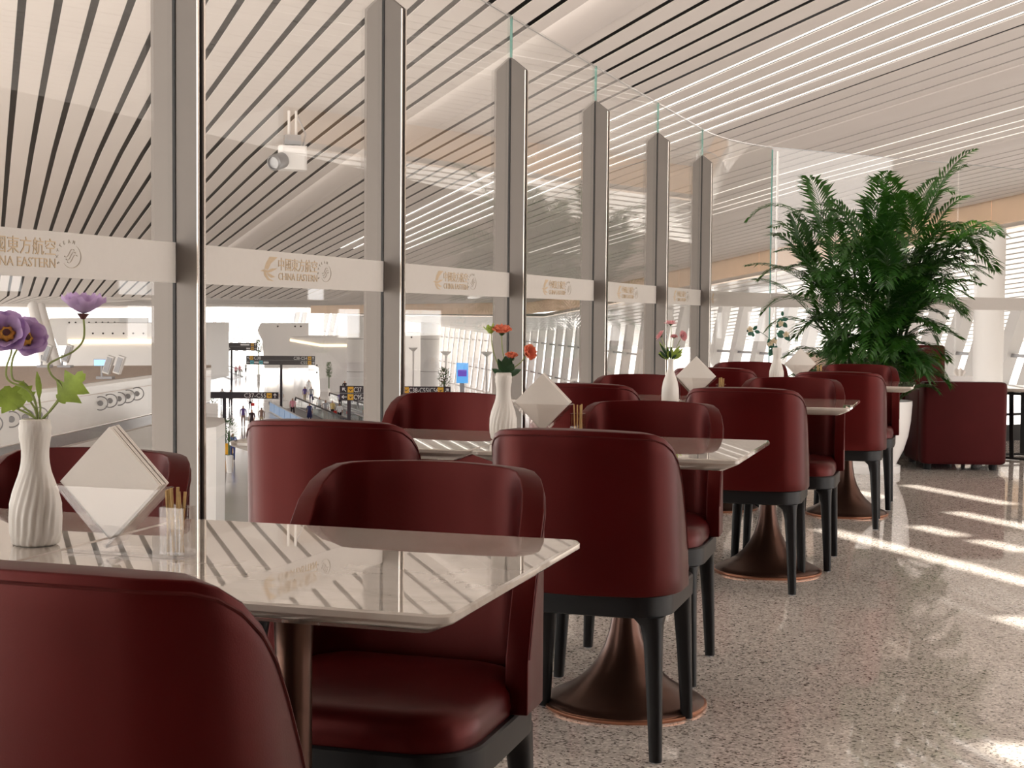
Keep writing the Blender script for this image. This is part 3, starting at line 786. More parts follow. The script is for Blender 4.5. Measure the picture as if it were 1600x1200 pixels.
for i in range(26):
    d0 = (Vector(V3.location)-CAM).dot(_fw); b_ = atd(1047+rnd.uniform(-2, 2), 564, d0); t_ = atd(1047+rnd.uniform(-20, 20), rnd.uniform(534, 556), d0+rnd.uniform(-.03, .03)); d = t_-b_
    V, Fc = leaf_mesh(b_+d*.25, d, d.cross(toC), d.length*.75, .012, 1); MB().add(V, Fc).build('leaf', 'leaf_green' if i % 3 else 'leaf_dark', lr, True, None)
# white blossom twigs
def twig(pts, label, leaves, blooms):
    r = flower_root(label, 'flower', 'white blossom twigs', 'blossom_twig')
    P = smooth_pts(stem_px(pts, V4)); MB().tube(P, .0016, 5).build('stem', 'leaf_dark', r, True)
    d0 = (Vector(V4.location)-CAM).dot(_fw)
    for (x, y, tx, ty) in leaves:
        b_, t_ = atd(x, y, d0), atd(tx, ty, d0-.01); d = t_-b_
        V, Fc = leaf_mesh(b_, d, d.cross(toC), d.length, d.length*.62, 1); MB().add(V, Fc).build('leaf', 'leaf_teal', r, True, None)
    for x, y in blooms: bloom(r, atd(x, y, d0-.01), toC+Vector((random.uniform(-.5, .5), 0, .3)), .020, .016, 5, 2, 'petal_cream', .3, .03, True)
twig([(1213, 556, 0), (1208, 545, 0), (1206, 536, 0)], 'short cream blossom twig low on the rim of its vase', [(1208, 545, 1202, 552), (1208, 545, 1200, 529), (1206, 537, 1212, 527), (1209, 548, 1214, 540), (1207, 546, 1203, 557)], [(1204, 537), (1209, 533)])
twig([(1214, 556, 0), (1213, 520, 0), (1220, 505, 0), (1224, 495, 0)], 'upright white blossom twig with round leaves, tallest in its vase', [(1217, 512, 1222, 500), (1216, 518, 1226, 520), (1214, 520, 1224, 528), (1222, 500, 1232, 498), (1222, 503, 1230, 512), (1220, 506, 1212, 512), (1221, 498, 1215, 510), (1226, 520, 1233, 533), (1223, 494, 1222, 486)], [(1220, 506), (1229, 523)])
twig([(1213, 556, 0), (1207, 535, 0), (1190, 520, 0), (1176, 517, 0)], 'white blossom twig reaching sideways out of its vase', [(1177, 517, 1168, 524), (1177, 516, 1183, 509), (1179, 517, 1188, 520), (1176, 519, 1177, 527), (1175, 515, 1166, 518)], [(1172, 515)])

# ================================================================ potted palm
def make_palm():
    p = atz(1361, 738, 0); p = Vector((p.x, p.y+.02, 0))
    r = thing('potted_palm', 'tall bushy palm in a white tub at the end of the table row', 'plant', p)
    pot = MB().lathe([(.20, 0), (.205, .01), (.205, .055), (.175, .065), (.185, .09), (.225, .17), (.255, .27), (.272, .38), (.280, .50), (.280, .525), (.262, .525), (.255, .47)], 40).build('pot', 'white_gloss', r, True, 45)
    MB().lathe([(.26, .455), (.25, .475), (.12, .485), (.01, .487)], 32).build('soil', 'soil', r, True)
    rnd = random.Random(11)
    def frond(o, az, el, L, drop, lw):
        d = Vector((math.cos(az)*math.cos(el), math.sin(az)*math.cos(el), math.sin(el)))
        pts = []; q = o.copy(); v = d.copy(); n = 12
        for i in range(n+1):
            pts.append(q.copy()); q = q+v*(L/n); v = (v+Vector((0, 0, -drop*(i/n)*.34))).normalized()
        m = MB(); m.tube(pts, [.0045*(1-.75*i/n) for i in range(n+1)], 4)
        for i in range(2, n*2+1):
            s = i/(n*2); k = s*n; a = int(min(n-1, k)); c = pts[a].lerp(pts[a+1], k-a); t = (pts[a+1]-pts[a]).normalized()
            side = t.cross(Vector((0, 0, 1)))
            if side.length < 1e-3: side = Vector((1, 0, 0))
            side.normalize(); up = side.cross(t)
            ll = lw*math.sin(math.pi*(.16+.78*s))**.6*rnd.uniform(.85, 1.1)
            for sg in (-1, 1):
                dr = (side*sg*rnd.uniform(.70, .9)+t*(.72+.25*s)+up*.16).normalized()
                e = c+dr*ll+Vector((0, 0, -ll*.20*rnd.uniform(.4, 1.5))); mid = c+dr*ll*.48+up*.006
                w_ = dr.cross(up).normalized()*.0105
                m.add([c, mid-w_, mid+w_, e], [(0, 1, 3, 2)])
        return m
    for k in range(18):                             # canes
        a = rnd.uniform(0, 2*math.pi); rr = .17*math.sqrt(rnd.random())
        b = Vector((rr*math.cos(a), rr*math.sin(a), .46)); lean = Vector((math.cos(a), math.sin(a), 0))*rnd.uniform(.08, .42)
        H = rnd.uniform(.65, 1.42)
        pts = [b+lean*(t*t)+Vector((0, 0, H*t)) for t in (0, .25, .5, .75, 1)]
        MB().tube(pts, [.013, .012, .011, .009, .006], 6).build('cane', 'cane', r, True)
        for j in range(9):
            t = rnd.uniform(.34, 1.0); o = b+lean*(t*t)+Vector((0, 0, H*t))
            az = a+rnd.uniform(-1.6, 1.6); el = rnd.uniform(.30, 1.35) if t > .5 else rnd.uniform(-.1, .8)
            L = rnd.uniform(.45, .70)*(1 if t > .5 else .75)
            frond(o, az, el, L, rnd.uniform(.5, 1.2), rnd.uniform(.16, .24)).build('frond', 'palm', r)
    for k in range(16):                             # low side shoots
        a = rnd.uniform(0, 2*math.pi); o = Vector((.15*math.cos(a), .15*math.sin(a), .47+rnd.random()*.2))
        frond(o, a, rnd.uniform(.5, 1.3), rnd.uniform(.35, .6), 1.0, .16).build('frond', 'palm', r)
    return r
make_palm()

# ================================================================ lounge armchairs and round tables beyond
def armchair(loc, rz, w, h, mat, label, seat=.40):
    r = thing('lounge_armchair', label, 'armchair', loc, rz, 'lounge armchairs')
    def pad(name, cx, cy, cz, sx, sy, sz, rad=.04):
        rings = [rrect(sx*k, sy*k, min(rad, sx*k*.45, sy*k*.45), 4, cz+dz, (cx, cy)) for k, dz in ((.94, -sz/2), (.99, -sz/2+.012), (1, -sz/2+.03), (1, sz/2-.035), (.985, sz/2-.012), (.94, sz/2))]
        return MB().loft(rings).build(name, mat, r, True, 50)
    pad('backrest', 0, -.30, .05+(h-.05)/2, w, .16, h-.05)
    for s in (-1, 1): pad('armrest', s*(w/2-.07), .04, .05+.27, .14, .54, .54)
    pad('seat_cushion', 0, .06, seat-.09, w-.29, .50, .18)
    pad('base', 0, .03, .14, w-.04, .62, .16)
    for sx in (-1, 1):
        for sy in (-1, 1): MB().lathe([(.028, 0), (.034, .06)], 10, (sx*(w/2-.07), .02+sy*.27, 0)).build('foot', 'black_wood', r)
    return r
c = (atz(1410, 738, 0)+atz(1533, 735, 0))/2
view = math.atan2(_fw.y, _fw.x)-math.pi/2
armchair((c.x+.05, c.y+.44, 0), view+R(-4), .62, .655, 'armchair_leather', 'dark burgundy tub armchair, its plain back beside the white palm tub')
armchair((-.86, 12.45, 0), view+R(175), .62, .90, 'armchair_leather', 'dark burgundy high-back armchair tucked behind the palm leaves')
q = atz(1262, 712, 0)
armchair((q.x+.20, q.y-.40, 0), view+R(150), .62, .84, 'leather_beige', 'beige armchair half hidden by the low palm fronds')

def round_table(loc, h, rad, label):
    r = thing('round_table', label, 'table', loc, R(25), 'round lounge tables')
    MB().lathe([(rad*.9, h-.03), (rad-.004, h-.022), (rad, h-.012), (rad, h-.004), (rad-.004, h), (.02, h)], 40).build('tabletop', 'marble', r, True, 40)
    for z, rr in ((.012, rad*.62), (h-.045, rad*.70)):
        MB().tube([(rr*math.cos(2*math.pi*i/36), rr*math.sin(2*math.pi*i/36), z) for i in range(37)], .011, 6).build('ring', 'black_seal', r, True)
    for i in range(5):
        a = 2*math.pi*i/5
        MB().loft([[(rr*math.cos(a)+p[0]*math.sin(a)*-1+p[1]*math.cos(a), rr*math.sin(a)+p[0]*math.cos(a)+p[1]*math.sin(a), z) for p in ((-.017, -.006), (.017, -.006), (.017, .006), (-.017, .006))] for z, rr in ((.005, rad*.62), (h-.03, rad*.70))]).build('leg', 'black_wood', r)
    return r
q = atz(1602, 716, 0)
RT1 = round_table((q.x, q.y, 0), .575, .345, 'round marble table on black strap legs beside the burgundy tub armchair')
q = atz(1508, 703, 0)
RT2 = round_table((q.x, q.y+.02, 0), .575, .30, 'round marble table carrying the tissue box behind the tub armchair')
t = thing('tissue_box', 'white tissue box with a tissue pulled up, on the round marble table', 'tissue box', (RT2.location.x-.06, RT2.location.y-.03, .5755), view)
MB().loft([rrect(.20, .11, .008, 3, z) for z in (0, .058)]).build('box', 'white', t)
V = []; n = 12
for i in range(n+1):
    u = -1+2*i/n
    V += [(u*.03, .004*math.sin(u*5), .056), (u*.058, .012*math.sin(u*7), .125-.035*u*u+.006*math.sin(u*9))]
MB().add(V, [(2*i, 2*i+2, 2*i+3, 2*i+1) for i in range(n)]).build('tissue', 'paper', t, True, None)

# ================================================================ the concourse beyond and below the glass
def fl(px, py): return atz(px, py, HALL_Z)
def gpt(px, d, z):                                   # point on the vertical plane column px at depth d, height z
    p = atd(px, 493, d); return Vector((p.x, p.y, z))
# ---- sloping window walls: leaning white ribs with transoms, sky behind
def window_wall(n, A, B, z0, z1, count, lean, rw, transoms, dep=.5, rm='white'):
    A, B = Vector((A.x, A.y, 0)), Vector((B.x, B.y, 0)); d = (B-A).normalized(); L = (B-A).length; nrm = Vector((-d.y, d.x, 0))
    root = struct('window_%d' % n)
    for i in range(count+1):
        c = A+d*(L*i/count)
        m = MB()
        m.loft([[c+d*(lean*(z-z0)/(z1-z0))+d*sx*rw/2+nrm*sy*dep/2+Vector((0, 0, z)) for sx, sy in ((-1, -1), (1, -1), (1, 1), (-1, 1))] for z in (z0, z1)])
        m.build('rib', rm, root)
    for t in transoms:
        z = z0+(z1-z0)*t; c = (A+B)/2+d*(lean*t)
        MB().box((c.x, c.y, z), (L, .12, .12), math.atan2(d.y, d.x)).build('transom', 'metal_grey', root)
    c = (A+B)/2
    MB().box((c.x, c.y, z0-.15), (L+2, .8, .3), math.atan2(d.y, d.x)).build('window_sill', 'white', root)
    MB().box((c.x+d.x*lean, c.y+d.y*lean, z1+.15), (L+2, .8, .3), math.atan2(d.y, d.x)).build('window_head', 'white', root)
    return root
window_wall(1, gpt(1365, 58, 0), gpt(1760, 46, 0), -1.15, 1.55, 9, 1.15, .52, (.38,))
window_wall(2, gpt(1000, 88, 0), gpt(1330, 66, 0), -2.4, 1.7, 10, 1.7, .5, (.42,))
window_wall(3, gpt(795, 150, 0), gpt(1010, 92, 0), -6.8, .8, 14, 4.2, .62, (.36, .72))
window_wall(4, gpt(670, 215, 0), gpt(790, 165, 0), -7.9, .6, 14, 4.5, .8, (.3, .7))
window_wall(5, gpt(318, 330, 0), gpt(420, 330, 0), -7.5, 1.6, 8, 3.5, .6, (.3, .6), 1.0, 'metal_grey')
window_wall(6, gpt(455, 330, 0), gpt(600, 300, 0), -6, 1.4, 12, 3.0, .7, (.45,), 1.0, 'metal_grey')

# ---- round white columns
def column(n, px, d, rad, z0, z1):
    p = gpt(px, d, 0)
    c = struct('column_%d' % n); c.location = (p.x, p.y, z0)
    MB().lathe([(rad, 0), (rad, z1-z0)], 36).build('shaft', 'white', c, True, 40)
    MB().lathe([(rad*1.06, 0), (rad*1.06, .35), (rad, .4)], 36).build('column_base', 'metal_grey', c, True, 40)
    for t in (.33, .66): MB().lathe([(rad*1.004, (z1-z0)*t), (rad*1.004, (z1-z0)*t+.04)], 36).build('joint', 'grout', c, True, 40)
column(1, 1545, 34, .34, -8, 3.2)
column(2, 672, 150, .95, -8, 2)
column(3, 557, 148, .95, -8, 2)
column(4, 450, 240, .95, -8, 2)
column(5, 494, 235, 1.2, -8, 2)
column(6, 426, 250, .9, -8, 2)

# ---- white mezzanine pods
def pod(label, pts, d0, thick, holes, strip=None, name='mezzanine_pod', z=None):
    """front outline in pixels on a plane at distance d0, pushed back by thick metres"""
    r = thing(name, label, 'pod', (0, 0, 0), 0, 'white mezzanine pods')
    P = [atd(x, y, d0) for x, y in pts]
    ext = Vector((_fw.x, _fw.y, 0))*thick
    MB().prism(P, ext).build('body', 'pod_white', r)
    for x, y in holes:
        c = atd(x, y, d0-.02); k = d0/2300
        MB().tube([c, c+ext.normalized()*.1], 1.5*k, 10).build('porthole', 'black_seal', r)
    if strip:
        Q = [atd(x, y, d0-.12) for x, y in strip]
        for a, b in zip(Q[:-1], Q[1:]): MB().prism([a, b, b+Vector((0, 0, .26)), a+Vector((0, 0, .26))], ext.normalized()*.1).build('light_line', 'lamp_warm', r)
    return r
pod('white funnel-shaped pod rising behind the gate signs', [(402, 516), (407, 505), (482, 505), (482, 575), (413, 575), (410, 533)], 205, 14, [(434, 510), (461, 510), (470, 510)])
pod('large white pod with a warm light line along its overhang', [(452, 527), (505, 527), (562, 529), (562, 640), (502, 640), (498, 575), (452, 548)], 172, 16, [(544, 526+10), (495, 571), (495, 582), (546, 583)], [(453, 533), (502, 541.5), (548, 541.5)])
pod('white pod with a dark counter line by the round columns', [(628, 520), (662, 520), (662, 606), (628, 606)], 165, 10, [(643, 527)], None)
pod('white block with a row of dark portholes above the pale ledge', [(104, 512), (112, 505), (300, 505), (300, 600), (104, 600)], 92, 12, [(145, 521), (161, 521), (176, 521), (193, 521), (208, 521), (224, 521), (240, 521)], [(106, 537), (262, 537)])
pod('white upper deck with small portholes far behind the block', [(74, 503), (78, 497), (185, 497), (185, 540), (90, 540)], 120, 10, [(108, 504), (118, 504), (139, 504), (150, 504), (160, 504), (169, 504), (179, 504)], None)
# counter lines on the pods
# ---- slanted twin struts behind the ledge
for i, (x0, y0, x1, y1) in enumerate(((52, 478, 76, 580), (64, 478, 90, 580))):
    r = thing('slanted_strut', ['white slanted strut standing behind the ledge, thicker of the pair', 'white slanted strut standing behind the ledge, slimmer of the pair'][i], 'strut', (0, 0, 0), 0)
    a, b = atd(x0, y0, 70), atd(x1, y1, 66)
    MB().tube([a, b], [.26-.06*i, .32-.08*i], 16).build('shaft', 'white', r, True)
    MB().tube([b, b+Vector((0, 0, -.2))], .4, 14).build('shoe', 'metal_grey', r, True)

# ---- long boat-like mezzanine hull outside the window wall
hull = thing('mezzanine_hull', 'long white boat-shaped mezzanine with a pale ledge and oval lamp ports', 'mezzanine')
ZL = -1.0
def ledge(x, y): return atz(x, y, ZL)
front = [(-330, 668), (-150, 642), (0, 620), (122, 604), (244, 587), (330, 576)]
back = [(-330, 574), (-150, 573), (0, 572), (122, 571.5), (244, 571), (330, 570.5)]
m = MB()
Fp = [ledge(*p) for p in front]; Bp = [ledge(*p) for p in back]
m.loft([[f, b, b+Vector((0, 0, -.3)), f+Vector((0, 0, -.3))] for f, b in zip(Fp, Bp)]); m.build('ledge_top', 'leather_beige', hull)
hull_out = Vector((.62, -.78, 0))
prof = [(0, 0), (-.10, -.25), (-.9, -1.6), (-1.05, -1.85)]
def hull_ring(f, pr): return [f+hull_out*o+Vector((0, 0, z)) for o, z in pr]
MB().loft([hull_ring(f, [(.02, .04), (.06, -.05), (-.25, -1.25), (-.42, -1.25), (-.4, .04)]) for f in Fp]).build('hull_side', 'white_gloss', hull)
MB().loft([hull_ring(f, [(-.30, -1.30), (-.33, -1.62), (-.6, -1.62), (-.6, -1.30)]) for f in Fp]).build('grey_band', 'metal_grey', hull)
MB().loft([hull_ring(f, [(-.20, -1.66), (-.75, -2.95), (-1.2, -2.95), (-1.2, -1.66)]) for f in Fp]).build('hull_side', 'white_gloss', hull)
MB().loft([hull_ring(f, [(-.80, -3.0), (-.80, -3.12), (-1.2, -3.12), (-1.2, -3.0)]) for f in Fp]).build('light_line', 'lamp_warm', hull)
MB().loft([hull_ring(f, [(-.70, -3.16), (-1.6, -7.9), (-2.2, -7.9), (-2.2, -3.16)]) for f in Fp]).build('hull_side', 'white_gloss', hull)
for x, y in ((157, 630), (172, 626), (186, 623), (200, 619), (214, 615), (18, 655), (40, 652), (62, 648), (-10, 662)):
    # lamp port: ring with a dark hollow, set on the leaning hull side
    t = (x+330)/660
    f0 = atd(x, y, 45)
    best = min(((Fp[i].lerp(Fp[i+1], s/20), i) for i in range(len(Fp)-1) for s in range(21)), key=lambda q: abs((q[0]-CAM).cross(ray(x, y)).z))[0]
    dd = (best-CAM).xy.length/ray(x, y).xy.length
    c = atd(x, y, dd-.12)
    nrm = (hull_out*.97+Vector((0, 0, -.25))).normalized()
    M = Matrix.Translation(c) @ frame_to(nrm)
    o = MB().tube([(.21*math.cos(2*math.pi*i/20), .21*math.sin(2*math.pi*i/20), .02) for i in range(21)], .018, 5).build('port_ring', 'metal_grey', hull, True); o.matrix_world = M
    o2 = MB().lathe([(.08, -.02), (.08, .03), (.01, .032)], 20).build('port_lens', 'metal_grey', hull, True); o2.matrix_world = M
# gadgets standing on the ledge
def ledge_lamp(px, py, label, h, double=False):
    p = ledge(px, py); r = thing('floodlight', label, 'lamp', p+Vector((0, 0, .002)), view, 'floodlights on the ledge')
    MB().box((0, 0, .04), (.5, .4, .08)).build('base_plate', 'metal_grey', r)
    MB().tube([(-.12, 0, .08), (-.12, 0, h*.55)], .035, 8).build('post', 'metal_grey', r)
    for k in range(2 if double else 1):
        MB().box((.10+.34*k, 0, h*.62), (.22, .24, h*.8), 0, 0, R(18)).build('lamp_body', 'white_gloss', r)
        MB().box((.10+.34*k, -.14, h*.62), (.16, .03, h*.66), 0, 0, R(18)).build('lamp_face', 'metal_grey', r)
    return r
ledge_lamp(70, 574, 'single floodlight standing on the pale ledge by the slanted struts', .85)
ledge_lamp(102, 574, 'floodlight with dark bracket on the ledge, next to the white block', .85)
ledge_lamp(165, 592, 'double floodlight standing near the ledge edge', .72, True)
s = thing('information_screen', 'small pale blue screen on a stand in front of the white block', 'screen', gpt(158, 75, -3.0), view)
MB().box((0, 0, 1.5), (.72, .06, .36)).build('panel', 'screen_pale', s); MB().box((0, .05, 1.5), (.80, .06, .44)).build('housing', 'metal_grey', s)
MB().tube([(0, .05, 0), (0, .05, 1.3)], .05, 8).build('post', 'metal_grey', s)

# ---- white planter hull just outside, below the second pane
pl = thing('white_parapet', 'white rounded parapet end seen down beside the yellow cleaning cart', 'parapet', (0, 0, 0))
A = [atd(300, 672, 40), atd(338, 667, 40), atd(352, 660, 43), atd(350, 653, 48), atd(300, 650, 50)]
MB().prism(A, (0, 0, -.35)).build('coping', 'white', pl)
MB().loft([[p+Vector((0, 0, -.35)) for p in A], [p+Vector((-.1, .1, -6)) for p in A]]).build('side', 'white_gloss', pl)
for i in range(4):
    a = atd(318+6*i, 655, 49); MB().box((a.x, a.y, a.z+.25), (.18, .10, .55), view).build('baluster', 'white', pl)
MB().tube([atd(312, 645, 49), atd(340, 647, 49)], .08, 8).build('rail', 'white', pl)

# ---- gate signs
def arrow(m, x, z, s, ang):
    M = Matrix.Translation((x, 0, z)) @ Matrix.Rotation(ang, 4, 'Y')
    for poly in ([(-.06, -.5), (.06, -.5), (.06, .2), (-.06, .2)], [(0, .5), (-.36, .12), (-.24, .02), (0, .28), (.24, .02), (.36, .12)]):
        m.prism([M @ Vector((px*s, 0, pz*s)) for px, pz in poly], (0, -.01, 0))
def sign(label, x0, x1, y0, y1, d, rows, post_px):
    """rows: list of (row index, [(kind, x pixel, value)])"""
    k = d/2300; c = atd((x0+x1)/2, (y0+y1)/2, d); W = (x1-x0)*k; H = (y1-y0)*k
    r = thing('gate_sign', label, 'sign', (c.x, c.y, HALL_Z), view, 'gate signs over the concourse')
    zc = c.z-HALL_Z
    MB().box((0, 0, zc), (W, .18, H)).build('board', 'sign_dark', r)
    nrow = max(q[0] for q in rows)+1; rh = H/nrow
    for ri in range(1, nrow): MB().box((0, -.093, zc+H/2-ri*rh), (W, .01, .02)).build('divider', 'metal_grey', r)
    for ri, items in rows:
        z = zc+H/2-rh*(ri+.5)
        for kind, px, val in items:
            x = (px-(x0+x1)/2)*k
            if kind == 't':
                me, w_ = text_mesh(val[0], rh*.95, 'sign_white', val[1]*k, .004); o = obj('lettering', me, r, (x, -.10, z-rh*.33)); o.rotation_euler = (R(90), 0, 0)
            elif kind == 'b': MB().box((x, -.097, z), (val*k, .01, rh*.42)).build('text_bar', 'sign_white', r)
            elif kind == 'a': m = MB(); arrow(m, x, z, rh*.72, val); m.build('arrow', 'sign_white', r, loc=(0, -.095, 0))
            elif kind == 'p':
                o = MB().box((x, -.098, z), (rh*.80, .012, rh*.80)).build('pictogram', val, r)
                m = MB(); m.prism([(x+px_*rh, 0, z+pz_*rh) for px_, pz_ in ((-.25, .08), (.05, .02), (.26, .12), (.28, .06), (.10, -.06), (-.02, -.2), (-.08, -.2), (-.04, -.06), (-.2, 0))], (0, -.01, 0)); m.build('plane_symbol', 'sign_dark', o, loc=(0, -.108, 0))
    for px in post_px:
        x = (px-(x0+x1)/2)*k; MB().box((x, .16, (zc+H/2)/2), (.22, .14, zc+H/2)).build('post', 'sign_dark', r)
    return r
U, UR, UL, Lf, Rt = 0, R(45), R(-45), R(-90), R(90)
sign('low dark gate sign reading C37-C55 on a post', 300, 435, 612.5, 622.5, 100, [(0, [('t', 382, ('C37-C55', 34)), ('p', 421, 'sign_yellow'), ('a', 430, U)])], (350,))
sign('two-row dark gate sign reading C38, C38-C54 and C55', 385, 492, 556, 570, 140, [(0, [('a', 388.5, UL), ('p', 393, 'sign_yellow'), ('t', 397, ('C38', 11)), ('t', 459, ('C38-C54', 21)), ('p', 484, 'sign_yellow'), ('a', 489.5, U)]), (1, [('a', 388.5, Lf), ('p', 394, 'sign_cyan'), ('p', 408, 'sign_cyan'), ('b', 401, 7), ('b', 416, 8), ('t', 470, ('C55', 10)), ('p', 484, 'sign_yellow'), ('a', 489.5, Rt)])], (439,))
sign('farther two-row gate sign with orange squares, above the walkers', 322, 402, 535.5, 547.5, 185, [(0, [('p', 326.5, 'sign_yellow'), ('t', 330, ('C39', 8)), ('b', 383, 14), ('p', 394.5, 'sign_yellow'), ('a', 399.5, U)]), (1, [('p', 327, 'sign_cyan'), ('b', 335, 6), ('p', 352, 'sign_cyan'), ('a', 358, Rt), ('b', 388, 6), ('p', 394.5, 'sign_yellow'), ('a', 399.5, Rt)])], (361.5,))
sign('tiny gate sign deepest in the concourse', 325, 346, 521, 531, 270, [(0, [('p', 341, 'sign_yellow'), ('b', 334, 7)]), (1, [('p', 336, 'sign_cyan')])], (335,))
sign('long gate sign reading C37, C95 and C38-C55|C56', 531, 704, 603.5, 626.5, 95, [(0, [('a', 538, UL), ('p', 548, 'sign_yellow'), ('t', 553, ('C37', 12)), ('p', 634.5, 'sign_yellow'), ('t', 639, ('C38-C55|C56', 46)), ('p', 688.5, 'sign_yellow'), ('a', 698, UR)]), (1, [('a', 538, Lf), ('p', 548, 'sign_yellow'), ('t', 553, ('C95-C9', 25))])], (545, 640))

# ---- moving walkways
def walkway(label, a0, a1, b0, b1, blue=False, zr=1.0):
    """two balustrades given by pixel ends of their handrails"""
    r = thing('moving_walkway', label, 'walkway', (0, 0, 0), 0, 'moving walkways')
    zt = HALL_Z+zr; pts = []
    for i, (p, q) in enumerate(((a0, a1), (b0, b1))):
        P, Q = atz(*p, zt), atz(*q, zt); pts.append((P, Q)); d = (Q-P).normalized()
        MB().tube([P-d*.2+Vector((0, 0, -.3)), P, Q, Q+d*.2+Vector((0, 0, -.3))], .07, 6).build('handrail', 'black_seal' if i else 'metal_grey', r)
        n = 10
        for j in range(n):
            s, e = P.lerp(Q, (j+.02)/n), P.lerp(Q, (j+.98)/n)
            MB().prism([s, e, Vector((e.x, e.y, HALL_Z+.12)), Vector((s.x, s.y, HALL_Z+.12))], (.03, .03, 0)).build('glass_panel', 'blue_panel' if (blue and i == 0) else 'glass_rail', r)
        MB().prism([Vector((P.x, P.y, HALL_Z+.005)), Vector((Q.x, Q.y, HALL_Z+.005)), Vector((Q.x, Q.y, HALL_Z+.14)), Vector((P.x, P.y, HALL_Z+.14))], (.12, .12, 0)).build('skirt', 'metal_grey', r)
    (P, Q), (S, T) = pts
    MB().prism([Vector((v.x, v.y, HALL_Z+.01)) for v in (P, Q, T, S)], (0, 0, .05)).build('tread', 'metal_grey', r)
walkway('moving walkway with a blue side panel along the concourse', (421, 627), (520, 678), (462, 621), (585, 672), True)
walkway('glass-sided moving walkway full of travellers', (490, 620), (600, 664), (515, 614), (640, 652))
walkway('grey moving walkway far down the concourse', (322, 568), (362, 582), (330, 564), (378, 578))

# ---- people
def person_mesh(female, bag, stride, mats):
    m = MB()
    def ring(cx, cy, z, rx, ry, n=10): return [(cx+rx*math.cos(2*math.pi*i/n), cy+ry*math.sin(2*math.pi*i/n), z) for i in range(n)]
    return m
def make_person(label, px, head_y, top, legs, hair='hair', dress=False, carry=None, face=0, skin='skin', stride=.12, h=1.70, on=0.0, zfloor=None):
    hz = 485.8+.0084*px
    d = (CAM_H-(HALL_Z+on)-h)*2300/(head_y-hz)
    p = atd(px, 493, d)
    r = thing('person', label, 'person', (p.x, p.y, HALL_Z+on), view+R(face), 'travellers on the concourse')
    k = h/1.70
    # one continuous skinned body
    V = [(0, 0, .93), (0, 0, 1.10), (0, .0, 1.30), (0, 0, 1.43), (0, -.005, 1.50), (0, -.01, 1.60), (0, -.005, 1.69)]
    E_ = [(0, 1), (1, 2), (2, 3), (3, 4), (4, 5), (5, 6)]; Rr = [(.155, .105), (.13, .095), (.165, .105), (.12, .075), (.052, .052), (.082, .095), (.06, .07)]
    def chain(start, pts, rad):
        prev = start
        for q, rd in zip(pts, rad): V.append(q); Rr.append((rd, rd)); E_.append((prev, len(V)-1)); prev = len(V)-1
    for s in (-1, 1):
        st = s*stride
        chain(0, [(s*.095, 0, .84), (s*.10, -st*.6, .49), (s*.10, st*.3 if st > 0 else st*1.2, .10), (s*.105, st*.3-.09 if st > 0 else st*1.2-.09, .035)], [.088, .058, .040, .036])
        chain(3, [(s*.19, 0, 1.40), (s*.235, .02, 1.13), (s*.225, -.07-.03*s, .90), (s*.222, -.10-.03*s, .81)], [.056, .042, .034, .030])
    me = bpy.data.meshes.new('body'); me.from_pydata([(x*k, y*k, z*k) for x, y, z in V], E_, [])
    o = obj('body', me, r)
    o.modifiers.new('skin', 'SKIN'); sv = me.skin_vertices[0].data
    for i, rd in enumerate(Rr): sv[i].radius = (rd[0]*k, rd[1]*k)
    sv[0].use_root = True
    subsurf(o, 1); bake(o); me = o.data
    me.materials.clear()
    for mt in (skin, hair, top, legs, 'hair'): me.materials.append(MATS[mt])
    for f in me.polygons:
        c = f.center/k; f.use_smooth = True
        if c.z > 1.585 and (c.y > -.03 or c.z > 1.66): mi = 1
        elif c.z > 1.47: mi = 0
        elif abs(c.x) > .205 and c.z < 1.12: mi = 0
        elif c.z > (.93 if not dress else .55): mi = 2
        elif c.z < .07: mi = 4
        else: mi = 3
        f.material_index = mi
    if dress:
        rings = [[(rx*math.cos(2*math.pi*i/12)*k, rx*.75*math.sin(2*math.pi*i/12)*k, z*k) for i in range(12)] for rx, z in ((.13, 1.10), (.17, .93), (.21, .70), (.25, .45))]
        MB().loft(rings, cap=False).build('skirt', top, r, True)
    if carry:
        kind, cm = carry
        if kind == 'backpack': MB().loft([rrect(.28*q*k, .16*q*k, .05*k, 3, z*k, (0, .17*k)) for q, z in ((.9, 1.0), (1, 1.05), (1, 1.35), (.7, 1.42))]).build('backpack', cm, r, True)
        elif kind == 'bag': MB().loft([rrect(.30*q*k, .10*q*k, .03*k, 3, z*k, (.27*k, -.06*k)) for q, z in ((1, .50), (1.05, .55), (.95, .76), (.6, .80))]).build('handbag', cm, r, True)
        elif kind == 'case':
            cs = thing('suitcase', 'suitcase wheeled by the traveller ' + carry[2], 'suitcase', r.location+Vector((.38, .1, 0)), view)
            MB().loft([rrect(.40, .24, .04, 3, z) for z in (.06, .62)]).build('shell', cm, cs)
            for sx in (-.12, .12): MB().tube([(sx, .08, .62), (sx, .08, .98)], .012, 5).build('pull_bar', 'metal_grey', cs)
            MB().tube([(-.12, .08, .98), (.12, .08, .98)], .02, 5).build('grip', 'black_seal', cs)
            for sx in (-.15, .15): MB().tube([(sx-.02, 0, .035), (sx+.02, 0, .035)], .035, 8).build('wheel', 'black_seal', cs)
    return r
C_ = 'cloth_'
